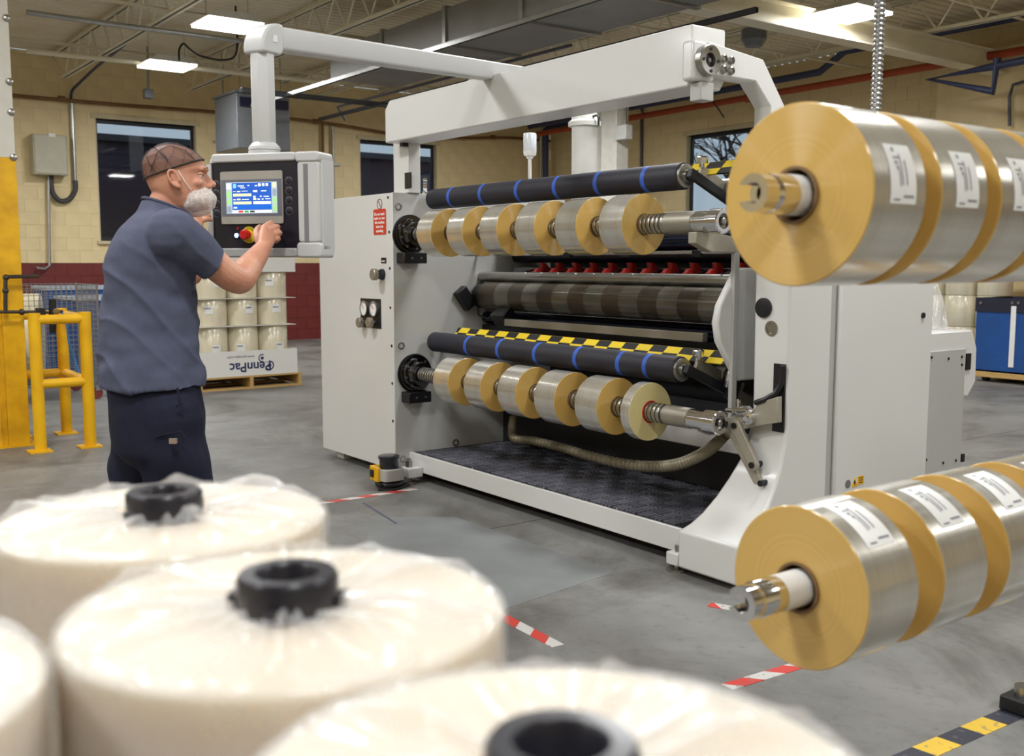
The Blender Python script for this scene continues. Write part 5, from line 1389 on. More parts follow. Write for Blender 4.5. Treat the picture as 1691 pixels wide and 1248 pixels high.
# ================================================================== THINGS AROUND THE MACHINE
# ---- yellow and white building column with guard plates at the left edge
xc = -8.60; zy = at(50, 262, x=xc).z
yc = thing('painted_column', (-8.8, 1.45, FZ), 'steel column at the left edge, yellow below and white above', 'column')
col_white = mat('column_white_worn', (214, 210, 198), 0.5, var=(7, 0.06))
col_yellow = mat('column_yellow', (238, 184, 4), 0.45, var=(7, 0.08), col2=(206, 152, 0))
for (z0, z1, m_, nm) in ((FZ, zy, col_yellow, 'lower'), (zy, JZ - 0.01, col_white, 'upper')):
    MB().box((xc - 0.03, 1.14, z0), (xc, 1.50, z1)).build(nm + '_flange', m_, yc, bevel=0.004)
    MB().box((xc - 0.06, 1.50, z0), (xc - 0.02, 1.54, z1)).build(nm + '_recess', m_, yc)
    MB().box((xc - 0.03, 1.54, z0), (xc, 1.695, z1)).build(nm + '_guard_plate', m_, yc, bevel=0.004)
    MB().box((xc - 0.40, 1.62, z0), (xc - 0.03, 1.66, z1)).build(nm + '_web', m_, yc)
    MB().box((xc - 0.43, 1.14, z0), (xc - 0.40, 1.72, z1)).build(nm + '_back_flange', m_, yc)
for (u, v) in ((38, 137), (41, 187), (46, 261), (12, 30)):
    p = at(u, v, x=xc); MB().lathe((xc, min(p.y, 1.68), p.z), (1, 0, 0), [(0, 0.028), (0.012, 0.026), (0.018, 0.014)], 14).build('bolt', steel, yc, smooth=30)
MB().box((xc - 0.45, 1.10, FZ), (xc + 0.03, 1.75, FZ + 0.015)).build('base_plate', col_yellow, yc)
# ---- air line on the column
al = thing('air_line', (xc + 0.08, 1.6, at(30, 517, x=xc + 0.08).z), 'black air pipe with filter regulator beside the yellow column', 'air pipe')
xa = xc + 0.09
def AP(u, v): return at(u, v, x=xa)
pipe_m = mat('black_pipe', (66, 58, 50), 0.45, 0.4)
MB().tube([AP(-10, 515), AP(62, 515)], 0.013, 10).build('pipe', pipe_m, al, smooth=True)
MB().tube([AP(9, 515), AP(9, 460), AP(11, 457), AP(64, 456)], 0.015, 10).build('pipe', pipe_m, al, smooth=True)
for (u, v) in ((9, 480), (36, 515), (10, 458)):
    MB().ball(AP(u, v), 0.024, seg=12, rings=8).build('fitting', pipe_m, al, smooth=True)
q = MB().box(AP(60, 523) + Vector((-0.03, 0, 0)), AP(74, 508) + Vector((0.03, 0, 0))); q.build('valve', black_paint, al, bevel=0.006)
q = MB().cyl(AP(87, 516), AP(87, 494), 0.027, 16); q.cyl(AP(87, 549), AP(87, 516), 0.026, 16, 0.030); q.cyl(AP(87, 551), AP(87, 549), 0.008, 8); q.build('regulator', black_paint, al, smooth=30)
MB().lathe(AP(91, 514) + Vector((0.02, 0, 0)), (1, 0, 0), [(0, 0.025), (0.02, 0.025), (0.021, 0.02)], 18).build('pressure_gauge', mat('gauge_brass', (150, 130, 90), 0.3, 0.8), al, smooth=30)
MB().tube([AP(72, 516), AP(104, 514)], 0.011, 8).build('pipe', pipe_m, al)
MB().tube(smooth_path([AP(102, 516), AP(110, 535), AP(114, 565), AP(122, 590), AP(130, 615)], 6), 0.008, 8).build('blue_tube', mat('blue_tube', (60, 130, 205), 0.4), al, smooth=True)
# ---- yellow guard frame
gf = thing('guard_frame', (-8.6, 1.88, FZ), 'yellow pipe guard frame standing beside the yellow column', 'guard frame')
L1, L2, L3, L4 = (-8.28, 1.70), (-8.28, 2.06), (-9.06, 2.07), (-9.06, 1.72)
zt1 = at(95, 527, x=-8.28).z; zm1 = at(100, 632, x=-8.28).z
for (x, y) in (L1, L2, L3, L4):
    MB().cyl((x, y, FZ + 0.01), (x, y, zt1 + 0.05), 0.044, 22).build('leg', safety_yellow, gf, smooth=True)
    MB().box((x - 0.07, y - 0.09, FZ), (x + 0.09, y + 0.07, FZ + 0.012)).build('foot_plate', safety_yellow, gf)
for z in (zt1, zm1):
    for a, b in ((L1, L2), (L2, L3), (L3, L4)):
        MB().cyl((a[0], a[1], z), (b[0], b[1], z), 0.036, 18).build('rail', safety_yellow, gf, smooth=True)
# ---- wire cage trolley
wc = thing('wire_cage', (-11.5, 2.45, FZ), 'wheeled galvanised wire cage behind the yellow guard frame', 'wire cage')
wire_m = mat('galvanised_wire', (168, 170, 172), 0.3, 0.85)
X0, X1, Y0, Y1, Z0, Z1 = -12.05, -11.2, 1.9, 2.92, 0.10, at(120, 470, x=-11.3).z
def wire_panel(nm, a, bx, bz, nx, nz):
    q = MB()
    for i in range(nx + 1):
        p = a + bx * (i / nx); q.cyl(p, p + bz, 0.0035, 5)
    for k in range(nz + 1):
        p = a + bz * (k / nz); q.cyl(p, p + bx, 0.0035, 5)
    tag(q.build(nm, wire_m, wc), kind='stuff')
V = Vector
wire_panel('wire_side', V((X1, Y0, Z0)), V((0, Y1 - Y0, 0)), V((0, 0, Z1 - Z0)), 20, 20)
wire_panel('wire_side', V((X0, Y0, Z0)), V((0, Y1 - Y0, 0)), V((0, 0, Z1 - Z0)), 20, 20)
wire_panel('wire_side', V((X0, Y1, Z0)), V((X1 - X0, 0, 0)), V((0, 0, Z1 - Z0)), 16, 20)
wire_panel('wire_floor', V((X0, Y0, Z0)), V((X1 - X0, 0, 0)), V((0, Y1 - Y0, 0)), 16, 16)
for (x, y) in ((X0, Y0), (X1, Y0), (X0, Y1), (X1, Y1)):
    MB().cyl((x, y, 0.06), (x, y, Z1 + 0.01), 0.010, 8).build('post', wire_m, wc)
    q = MB().cyl((x - 0.02, y - 0.05, FZ + 0.06), (x + 0.02, y - 0.05, FZ + 0.06), 0.06, 18); cs = q.build('caster_wheel', mat('wheel_red', (120, 50, 44), 0.5), wc, smooth=30)
    MB().box((x - 0.03, y - 0.06, FZ + 0.09), (x + 0.03, y - 0.02, 0.085)).build('caster_fork', wire_m, cs)
fm = MB(); fm.lathe((-11.62, 2.15, 0.62), (0.3, 1, 0.0), [(-0.2, 0.42), (0.3, 0.42), (0.3, 0.06), (-0.2, 0.06)], 32, closed=True)
tag(fm.build('film_roll', mat('scrap_film', (226, 216, 186), 0.35, coat=0.3), None, smooth=30), 'big pale roll lying in the wire cage', 'film roll')
bl_m = mat('blue_plastic', (30, 92, 160), 0.4)
def crate(x0, x1, y0, y1, z1, label, m_):
    r_ = thing('storage_bin', ((x0 + x1) / 2, (y0 + y1) / 2, FZ), label, 'bin')
    t = 0.02
    MB().box((x0, y0, FZ + 0.02), (x1, y1, FZ + 0.06)).build('bottom', m_, r_)
    for a, b in (((x0, y0), (x0 + t, y1)), ((x1 - t, y0), (x1, y1)), ((x0 + t, y0), (x1 - t, y0 + t)), ((x0 + t, y1 - t), (x1 - t, y1))):
        MB().box((a[0], a[1], FZ + 0.06), (b[0], b[1], z1)).build('side', m_, r_)
    q = MB()
    for a, b in (((x0 - .02, y0 - .02), (x0 + t, y1 + .02)), ((x1 - t, y0 - .02), (x1 + .02, y1 + .02)), ((x0 + t, y0 - .02), (x1 - t, y0 + t)), ((x0 + t, y1 - t), (x1 - t, y1 + .02))):
        q.box((a[0], a[1], z1), (b[0], b[1], z1 + 0.04))
    q.build('rim', mat('bin_rim', (196, 206, 216), 0.4), r_)
    for (x, y) in ((x0 + .1, y0 + .1), (x1 - .1, y0 + .1), (x0 + .1, y1 - .1), (x1 - .1, y1 - .1)):
        MB().box((x - .06, y - .06, FZ), (x + .06, y + .06, FZ + .02)).build('foot', m_, r_)
crate(-13.6, -12.6, 3.05, 3.95, 0.92, 'blue plastic bin behind the wire cage', bl_m)
crate(-14.6, -13.75, 3.0, 3.95, 1.02, 'blue plastic bin furthest back by the left wall', bl_m)

# ---- pallet stack of wrapped rolls with printed white tray
PX, PY0, PY1 = -11.08, 3.92, 5.14
pallet('wooden_pallet', PX - 1.0, PX, PY0, PY1, FZ, 'new wooden pallet under the white printed tray')
zp = FZ + 0.15
zt0 = at(410, 579, x=PX + 0.02).z
card = mat('white_card', (232, 231, 226), 0.6, var=(5, 0.015))
def tray(name, z0, z1, label):
    r_ = thing(name, (PX - 0.5, (PY0 + PY1) / 2, z0), label, 'tray')
    y0, y1 = PY0 + 0.02, PY1 - 0.05; x0, x1 = PX - 0.98, PX
    MB().box((x0, y0, z0), (x1, y1, z0 + 0.006)).build('base', card, r_)
    fr = MB().box((x1 - 0.006, y0, z0 + 0.006), (x1, y1, z1)).build('front_wall', card, r_)
    MB().box((x0, y0, z0 + 0.006), (x0 + 0.006, y1, z1)).build('back_wall', card, r_)
    MB().box((x0 + 0.006, y0, z0 + 0.006), (x1 - 0.006, y0 + 0.006, z1)).build('end_wall', card, r_)
    MB().box((x0 + 0.006, y1 - 0.006, z0 + 0.006), (x1 - 0.006, y1, z1)).build('end_wall', card, r_)
    return r_, fr
t1, fr = tray('white_tray', zp, zt0, 'white card tray with upside down navy lettering on the wooden pallet')
lognavy = mat('print_navy', (28, 34, 92), 0.6)
ypx = lambda u, v: at(u, v, x=PX)
c = ypx(414, 605)
text_part('brand_lettering', 'PennPac', lognavy, fr, (PX + 0.0008, c.y, c.z), (0, -1, 0), (0, 0, -1), 0.148, bold=0.003)
c = ypx(398, 589.5)
text_part('web_lettering', 'www.pennpac.com', mat('print_grey', (90, 92, 110), 0.6), fr, (PX + 0.0008, c.y, c.z), (0, -1, 0), (0, 0, -1), 0.042)
def ring_arc(u, v, r, a0, a1, w, nm):
    c = ypx(u, v); poly = []
    n = 20
    for k in range(n + 1): a = a0 + (a1 - a0) * k / n; poly.append((c.y + r * math.cos(a), c.z + r * math.sin(a)))
    for k in range(n, -1, -1): a = a0 + (a1 - a0) * k / n; poly.append((c.y + (r - w) * math.cos(a), c.z + (r - w) * math.sin(a)))
    MB().prism(poly, 'x', PX, PX + 0.001).build(nm, lognavy, fr)
    MB().cyl((PX, c.y, c.z), (PX + 0.001, c.y, c.z), r * 0.42, 18).build('logo_dot', lognavy, fr)
ring_arc(445, 603, 0.055, -PI * 0.75, PI * 0.55, 0.014, 'logo_ring')
ring_arc(433, 591, 0.046, PI * 0.35, PI * 1.6, 0.012, 'logo_ring')
a = ypx(428, 598); b = ypx(451, 595); MB().box((PX, a.y, a.z - 0.006), (PX + 0.001, b.y, b.z - 0.012)).build('logo_bar', lognavy, fr)
lay = [zp + 0.008]
hs_ = 0.30
stack_m = mat('stacked_film', (234, 226, 202), 0.25, 0.05, var=(3, 0.08), stretch=(4, 4, 0.3), coat=0.5, col2=(222, 212, 184))
tops = [at(410, v, x=PX - 0.1).z for v in (537, 492, 449)]
zz = [zp + 0.008] + tops
lv = ['bottom', 'middle', 'top']; hp = ['left', 'centre', 'right']
Rs = (PY1 - PY0 - 0.14) / 6
def label_patch(r_, cx, cy, R, z, ang):
    vs = []; fs = []
    for k in range(7):
        a = ang + (k - 3) * 0.09
        for dz in (-0.045, 0.045): vs.append((cx + (R + 0.003) * math.cos(a), cy + (R + 0.003) * math.sin(a), z + dz))
    for k in range(6): fs.append((2 * k, 2 * k + 2, 2 * k + 3, 2 * k + 1))
    q = MB(); q.add(vs, fs); lb = q.build('paper_label', white_sheet, r_)
    q = MB(); vs = []; fs = []
    for k in range(5):
        a = ang + (k - 2.6) * 0.09
        for dz in (0.012, 0.026): vs.append((cx + (R + 0.004) * math.cos(a), cy + (R + 0.004) * math.sin(a), z + dz))
    for k in range(4): fs.append((2 * k, 2 * k + 2, 2 * k + 3, 2 * k + 1))
    q.add(vs, fs); q.build('print', mat('faint_ink', (120, 120, 126), 0.7), lb)
for L in range(3):
    z0, z1 = zz[L] + 0.004, zz[L + 1] - 0.004
    for j in range(3):
        for i in range(2):
            cx = PX - 0.03 - Rs - i * 2 * Rs; cy = PY0 + 0.05 + Rs + j * 2 * Rs
            r_ = thing('wrapped_roll', (cx, cy, z0), '%s wrapped film roll in the %s layer of the pallet stack%s' % (hp[j], lv[L], ', front row' if i == 0 else ', hidden second row'), 'film roll', 'wrapped rolls on the printed pallet')
            MB().lathe((cx, cy, z0), (0, 0, 1), [(0, 0.04), (0, Rs - 0.008), (0.015, Rs - 0.002), (z1 - z0 - 0.012, Rs - 0.002), (z1 - z0, Rs - 0.01), (z1 - z0, 0.04)], 40).build('wound_film', stack_m, r_, smooth=40)
            if i == 0: label_patch(r_, cx, cy, Rs, (z0 + z1) / 2 + 0.03, (0.25, -0.15, 0.45)[(L + j) % 3] - 0.3)
    if L < 2: tag(MB().box((PX - 0.9, PY0 + 0.0, z1 + 0.001), (PX + 0.01, PY1 - 0.06, z1 + 0.006)).build('layer_sheet', card), 'thin white sheet above the %s layer of pallet rolls' % lv[L], 'sheet', 'layer sheets')
tray('white_tray', zz[3] + 0.001, zz[3] + 0.16, 'white card cap tray on top of the pallet roll stack')

# ---- laser scanner at the foot of the machine
sc0 = V((-5.62, 3.19, FZ))
sn = thing('safety_scanner', sc0, 'black and yellow safety laser scanner at the machine corner', 'safety scanner')
dark = mat('scanner_black', (24, 24, 34), 0.3, coat=0.3)
MB().box((sc0.x - 0.075, sc0.y - 0.07, FZ), (sc0.x + 0.07, sc0.y + 0.08, FZ + 0.05)).build('base', dark, sn, bevel=0.02)
MB().prism(rrect(sc0.x, sc0.y, 0.078, 0.075, 0.03), 'z', FZ + 0.05, FZ + 0.125).build('body', grey_paint, sn, bevel=0.004)
MB().lathe((sc0.x, sc0.y, FZ + 0.125), (0, 0, 1), [(0, 0.060), (0.01, 0.062), (0.06, 0.060), (0.062, 0.068), (0.078, 0.068), (0.082, 0.060)], 30).build('scan_head', dark, sn, smooth=30)
yb = MB().prism([(sc0.x - 0.10, sc0.y - 0.085), (sc0.x + 0.02, sc0.y - 0.095), (sc0.x + 0.02, sc0.y - 0.07), (sc0.x - 0.08, sc0.y - 0.05), (sc0.x - 0.08, sc0.y + 0.06), (sc0.x - 0.10, sc0.y + 0.06)], 'z', FZ + 0.045, FZ + 0.135).build('yellow_cover', safety_yellow, sn, bevel=0.005)
MB().box((sc0.x - 0.07, sc0.y - 0.1, FZ + 0.07), (sc0.x - 0.035, sc0.y - 0.088, FZ + 0.115)).build('connector', black_paint, yb)
MB().ball((sc0.x + 0.065, sc0.y - 0.055, FZ + 0.11), 0.006).build('green_light', mat('green_led', (120, 255, 220), 0.3, emit=((90, 255, 205), 6.0)), sn, smooth=True)
MB().tube([(sc0.x + 0.02, sc0.y - 0.06, FZ + 0.03), (sc0.x + 0.06, sc0.y - 0.11, FZ + 0.008), (sc0.x + 0.11, sc0.y - 0.02, FZ + 0.008), (sc0.x + 0.05, sc0.y + 0.12, FZ + 0.01)], 0.006, 8).build('cable', black_paint, sn, smooth=True)

# ---- floor tapes
def stripes(name, c0, c1, per, skew):
    m = bpy.data.materials.new(name); m.use_nodes = True; nt = m.node_tree; b = nt.nodes['Principled BSDF']; b.inputs['Roughness'].default_value = 0.5
    tc = nt.nodes.new('ShaderNodeTexCoord'); sx = nt.nodes.new('ShaderNodeSeparateXYZ'); nt.links.new(tc.outputs['Object'], sx.inputs[0])
    def M(op, a, b2):
        n = nt.nodes.new('ShaderNodeMath'); n.operation = op
        for i, q in enumerate((a, b2)):
            if isinstance(q, (int, float)): n.inputs[i].default_value = q
            else: nt.links.new(q, n.inputs[i])
        return n.outputs[0]
    t = M('MODULO', M('ADD', M('DIVIDE', M('ADD', sx.outputs[0], M('MULTIPLY', sx.outputs[1], skew)), per), 100.0), 1.0)
    nz = nt.nodes.new('ShaderNodeTexNoise'); nz.inputs['Scale'].default_value = 30; nt.links.new(tc.outputs['Object'], nz.inputs['Vector'])
    mx = nt.nodes.new('ShaderNodeMix'); mx.data_type = 'RGBA'; nt.links.new(M('GREATER_THAN', t, 0.5), mx.inputs[0]); mx.inputs[6].default_value = lin(c0); mx.inputs[7].default_value = lin(c1)
    mx2 = nt.nodes.new('ShaderNodeMix'); mx2.data_type = 'RGBA'; nt.links.new(M('MULTIPLY', M('GREATER_THAN', nz.outputs['Fac'], 0.62), 0.5), mx2.inputs[0]); nt.links.new(mx.outputs[2], mx2.inputs[6]); mx2.inputs[7].default_value = lin((110, 108, 106))
    nt.links.new(mx2.outputs[2], b.inputs['Base Color']); return m
rw = stripes('red_white_tape', (196, 58, 50), (196, 194, 190), 0.20, 0.9)
yk = stripes('yellow_black_tape', (226, 188, 60), (52, 54, 66), 0.24, 0.15)
def tape(a, b, w, m_, label):
    a = V((a[0], a[1], FZ)); b = V((b[0], b[1], FZ)); d = b - a
    o = bpy.data.objects.new('floor_tape', MB().box((-d.length / 2, -w / 2, 0), (d.length / 2, w / 2, 0.0015)).mesh('floor_tape', m_)); COL.objects.link(o)
    o.location = (a + b) / 2; o.rotation_euler = (0, 0, math.atan2(d.y, d.x)); tag(o, label, 'tape', 'floor tapes')
tape((-5.475, 2.5), (-5.475, 3.30), 0.055, rw, 'red and white floor tape running to the safety scanner')
tape((-3.6, 2.37), (-2.86, 2.33), 0.055, rw, 'red and white floor tape behind the middle wrapped roll')
tape((-2.85, 3.13), (-2.6, 3.24), 0.055, rw, 'short red and white floor tape by the machine foot')
tape((-2.235, 2.55), (-2.18, 3.4), 0.055, rw, 'red and white floor tape under the lower large rolls')
tape((-1.60, 2.2), (-1.54, 3.6), 0.075, yk, 'yellow and black floor tape at the lower right corner')
a_, b_2 = at(600, 830, z=FZ), at(655, 865, z=FZ)
tape((a_.x, a_.y), (b_2.x, b_2.y), 0.016, mat('blue_tape', (92, 96, 118), 0.7, var=(40, 0.3)), 'worn blue floor tape before the scanner')
p = at(1690, 1172, z=FZ)
ft = MB().box((p.x - 0.05, p.y - 0.06, FZ + 0.002), (p.x + 0.3, p.y + 0.06, FZ + 0.05)).build('stand_leg', black_paint, st, bevel=0.006)
MB().cyl((p.x, p.y, FZ + 0.05), (p.x, p.y, FZ + 0.08), 0.03, 16).build('leg_bolt', steel, ft)

# ---- blue canvas cart at the right
cx0, cy0 = -6.66, 11.9
bc = thing('canvas_cart', (cx0 + 0.7, cy0 + 0.4, FZ), 'blue canvas cart with white strap on a wooden wheeled base', 'cart')
canvas = mat('blue_canvas', (16, 78, 150), 0.5, var=(4, 0.12), bump=(8, 0.25), coat=0.2)
zb0 = at(1612, 612, y=cy0).z; zb1 = at(1612, 500, y=cy0).z; zb2 = at(1612, 491, y=cy0).z
t = 0.015
q = MB()
for a, b in (((cx0, cy0), (cx0 + 1.4, cy0 + t)), ((cx0, cy0 + 0.8 - t), (cx0 + 1.4, cy0 + 0.8)), ((cx0, cy0 + t), (cx0 + t, cy0 + 0.8 - t)), ((cx0 + 1.4 - t, cy0 + t), (cx0 + 1.4, cy0 + 0.8 - t))):
    q.box((a[0], a[1], zb0), (b[0], b[1], zb1))
q.box((cx0, cy0, zb0), (cx0 + 1.4, cy0 + 0.8, zb0 + 0.02)); q.build('canvas_body', canvas, bc)
q = MB()
for a, b in (((cx0 - .012, cy0 - .012), (cx0 + 1.412, cy0 + t)), ((cx0 - .012, cy0 + 0.8 - t), (cx0 + 1.412, cy0 + 0.812)), ((cx0 - .012, cy0 + t), (cx0 + t, cy0 + 0.8 - t)), ((cx0 + 1.4 - t, cy0 + t), (cx0 + 1.412, cy0 + 0.8 - t))):
    q.box((a[0], a[1], zb1 - 0.10), (b[0], b[1], zb2))
rm = q.build('rim_band', mat('rim_navy', (26, 28, 48), 0.6), bc)
for u in (1620, 1672, 1682):
    p = at(u, 500, y=cy0 - 0.012); MB().cyl((p.x, cy0 - 0.02, p.z), (p.x, cy0 - 0.012, p.z), 0.018, 10).build('rivet', steel, rm)
a = at(1671, 505, y=cy0); b = at(1679, 607, y=cy0); MB().box((a.x, cy0 - 0.014, b.z), (a.x + 0.06, cy0 - 0.001, a.z)).build('white_strap', white_sheet, bc)
MB().box((cx0 - 0.02, cy0 - 0.04, zb0 - 0.06), (cx0 + 1.44, cy0 + 0.84, zb0)).build('wooden_base', wood, bc)
for (x, y) in ((cx0 + 0.12, cy0 + 0.08), (cx0 + 1.3, cy0 + 0.08), (cx0 + 0.12, cy0 + 0.72), (cx0 + 1.3, cy0 + 0.72)):
    w_ = MB().cyl((x - 0.025, y, FZ + 0.075), (x + 0.025, y, FZ + 0.075), 0.075, 20).build('caster_wheel', black_rubber, bc, smooth=30)
    MB().box((x - 0.04, y - 0.03, FZ + 0.07), (x + 0.04, y + 0.03, zb0 - 0.06)).build('caster_fork', steel, w_)
# ---- stock behind the cart and the bagged item beyond the machine
hp2 = pallet('wooden_pallet', -9.3, -6.9, 12.95, 13.8, FZ, 'wooden pallet behind the blue canvas cart')
for i, (x, y) in enumerate(((-7.15, 13.2), (-7.6, 13.2), (-8.05, 13.2), (-8.5, 13.2))):
    for L in range(3):
        r_ = thing('wrapped_roll', (x, y, FZ + 0.15 + L * 0.42), 'pale wrapped roll behind the blue cart, %s layer, %s from the right' % (lv[L], ('first', 'second', 'third', 'fourth')[i]), 'film roll', 'stock rolls behind the cart')
        MB().lathe((x, y, FZ + 0.15 + L * 0.42), (0, 0, 1), [(0, 0.05), (0, 0.21), (0.01, 0.216), (0.40, 0.216), (0.415, 0.205), (0.415, 0.05)], 36).build('wound_film', stack_m, r_, smooth=40)
kb2 = thing('carton', (-6.1, 13.3, FZ), 'brown carton tower behind the blue canvas cart', 'carton')
MB().box((-6.5, 13.0, FZ), (-5.7, 13.7, 1.45)).build('box_body', mat('brown_card', (190, 136, 62), 0.8), kb2, bevel=0.005)
MB().box((-6.5, 13.3, 1.452), (-5.7, 13.4, 1.454)).build('tape_seam', mat('tape_tan', (206, 170, 110), 0.3), kb2)
bgp = at(1572, 545, x=-3.3); bgp.y = 5.32
q = MB(); n = 40; rings = []
zb_ = 0.984
for (h, r) in ((0.0, 0.15), (0.01, 0.14), (0.08, 0.115), (0.15, 0.095), (0.21, 0.07), (0.25, 0.05), (0.27, 0.02)):
    rings.append([V((bgp.x + r * (1 + 0.12 * math.sin(5 * a + h * 9) + 0.06 * math.sin(13 * a)) * math.cos(a) * 0.9, bgp.y + 0.02 + 0.18 * h + r * (1 + 0.12 * math.sin(5 * a + h * 9)) * math.sin(a) * 0.8, zb_ + h)) for a in [2 * PI * k / n for k in range(n)]])
q.loft(rings); tag(q.build('plastic_bag', wrap_out, None, smooth=180), 'clear plastic bag heaped on the white rear unit of the machine', 'bag')

# ================================================================== ON THE WALLS AND UNDER THE ROOF
brown_pipe = mat('brown_pipe', (130, 92, 52), 0.5, 0.2, var=(6, 0.15))
galv = mat('galvanised', (176, 178, 176), 0.32, 0.8, var=(12, 0.08))
grey_duct = mat('duct_sheet', (150, 150, 148), 0.5, 0.35, var=(2, 0.1))
# brown pipe along the left wall
bp_ = thing('wall_pipe', (XW + 0.12, 8, 3.93), 'brown steam pipe running along the left wall above the windows', 'pipe')
pts = [V((XW + 0.12, y, z)) for y, z in ((2.6, 3.93), (5.0, 3.93), (7.4, 3.96), (9.0, 3.92), (10.4, 3.83), (11.6, 3.86), (13.0, 3.96), (14.1, 3.97))]
MB().tube(smooth_path(pts, 5), 0.03, 12).build('pipe', brown_pipe, bp_, smooth=True)
for y in (4.2, 7.4, 8.6, 12.6):
    MB().cyl((XW + 0.12, y - 0.05, 3.945), (XW + 0.12, y + 0.05, 3.945), 0.045, 12).build('coupling', brown_pipe, bp_, smooth=30); MB().box((XW, y - 0.02, 3.93), (XW + 0.12, y + 0.02, 3.96)).build('bracket', galv, bp_)
for (y, m_, nm) in ((8.75, brown_pipe, 'first'), (8.95, galv, 'second')):
    MB().cyl((XW + 0.08, y, 1.4), (XW + 0.08, y, 3.94), 0.026, 10).build('riser', m_, bp_, smooth=True)
# wall box with conduits
p0 = at(53, 220, x=XW + 0.25); p1 = at(113, 290, x=XW + 0.25)
wb = thing('wall_box', (XW + 0.12, (p0.y + p1.y) / 2, p1.z), 'grey electrical box on the left wall beside the yellow column', 'electrical box')
MB().box((XW + 0.001, p0.y, p1.z), (XW + 0.26, p1.y, p0.z)).build('box_body', mat('box_beige', (188, 184, 162), 0.5), wb, bevel=0.012)
MB().box((XW + 0.26, p0.y + 0.02, p1.z + 0.02), (XW + 0.272, p1.y - 0.02, p0.z - 0.02)).build('box_door', mat('box_beige', (188, 184, 162), 0.5), wb, bevel=0.006)
p = at(86, 223, x=XW + 0.272); MB().box((XW + 0.272, p.y - 0.05, p.z - 0.025), (XW + 0.274, p.y + 0.05, p.z + 0.025)).build('paper_tag', white_sheet, wb)
xq = XW + 0.08
MB().tube(smooth_path([at(84, 288, x=xq), at(86, 315, x=xq), at(98, 331, x=xq), at(114, 329, x=xq), at(124, 314, x=xq), at(124, 298, x=xq)], 6), 0.04, 10).build('flex_loop', mat('flex_dark', (60, 60, 60), 0.5), wb, smooth=True)
MB().tube([at(124, 300, x=xq), at(118, 165, x=xq)], 0.03, 10).build('conduit', galv, wb, smooth=True)
MB().tube(smooth_path([at(117, 165, x=xq), at(119, 150, x=xq), at(130, 138, x=xq + 0.2), at(160, 110, x=-16.2), at(200, 78, x=-14.6), at(232, 50, x=-13.4)], 6), 0.022, 8).build('blue_cable', mat('cable_blue', (60, 64, 92), 0.5), wb, smooth=True)
MB().tube([at(80, 290, x=xq), at(82, 438, x=xq), at(74, 444, x=xq), at(60, 442, x=xq)], 0.022, 10).build('conduit', galv, wb, smooth=True)
# heater hung by the left wall
a = at(390, 152, x=-15.2); b = at(480, 250, x=-15.2)
ht = thing('unit_heater', (-15.5, (a.y + b.y) / 2, b.z), 'grey box heater hanging behind the control panel post', 'heater')
hm = mat('heater_grey', (116, 120, 124), 0.4, 0.2)
MB().box((-16.1, a.y, b.z), (-15.2, b.y, a.z)).build('case', hm, ht, bevel=0.01)
MB().box((-15.2, a.y + 0.05, a.z - 0.20), (-15.18, b.y - 0.03, a.z - 0.06)).build('louvre', mat('louvre_navy', (24, 28, 52), 0.4), ht)
MB().box((-16.14, a.y - 0.03, a.z), (-15.16, b.y + 0.03, a.z + 0.03)).build('top_flange', hm, ht)
for (x, y) in ((-16.0, a.y + 0.1), (-15.3, a.y + 0.1), (-16.0, b.y - 0.1), (-15.3, b.y - 0.1)):
    MB().cyl((x, y, a.z + 0.03), (x, y, ZD), 0.008, 6).build('hanger', galv, ht)
p = at(447, 195, x=-15.19); MB().box((-15.2, p.y - 0.05, p.z - 0.07), (-15.19, p.y + 0.05, p.z + 0.07)).build('data_plate', white_sheet, ht)
for (i, v0, u0, u1) in ((0, 232, 353, 388), (1, 268, 527, 562)):
    a = at(u0, v0, x=XW + 0.03); b = at(u1, v0 + 6, x=XW + 0.03)
    tag(MB().box((XW + 0.001, a.y, b.z), (XW + 0.06, b.y, a.z)).build('strut_channel', galv), ('short slotted steel channel on the wall left of the heater', 'steel channel on the wall right of the control panel')[i], 'steel channel')
# big rectangular duct
du = thing('air_duct', (-9.0, 6.8, 3.72), 'large galvanised rectangular air duct above the machine arm', 'air duct')
for k in range(6):
    x0 = -12.6 + k * 1.4
    MB().box((x0, 6.35, 3.75), (x0 + 1.38, 7.35, 4.13)).build('duct_section', grey_duct, du, bevel=0.006)
    MB().box((x0 + 1.36, 6.325, 3.725), (x0 + 1.42, 7.375, 4.155)).build('duct_flange', galv, du)
def strut(a, b, label, m_=None, w=0.045):
    r_ = thing('strut_rail', (V(a) + V(b)) / 2, label, 'steel channel'); d = (V(b) - V(a)).normalized(); s = d.cross(Zv).normalized() if abs(d.z) < 0.9 else V((1, 0, 0)); u = s.cross(d)
    L = (V(b) - V(a)).length; c = (V(a) + V(b)) / 2; m_ = m_ or galv
    MB().obox(c + u * w / 2, d, s, u, L / 2, w / 2, 0.003).build('channel_top', m_, r_)
    for k in (-1, 1): MB().obox(c + s * (k * (w / 2 - 0.002)), d, s, u, L / 2, 0.002, w / 2).build('channel_side', m_, r_)
    return r_
dk = mat('strut_dark', (92, 94, 100), 0.4, 0.6)
strut((-14.5, 6.05, 3.62), (-5.5, 6.05, 3.62), 'steel rail along the near side of the air duct')
strut((-15.5, 7.6, 3.66), (-6.5, 7.6, 3.66), 'dark steel rail along the far side of the air duct', dk)
strut((-10.4, 5.6, 3.60), (-10.4, 8.6, 3.60), 'dark cross channel hanging under the air duct', dk, 0.06)
strut((-13.3, 5.4, 3.62), (-13.3, 8.4, 3.62), 'cross channel beyond the control panel arm', dk, 0.06)
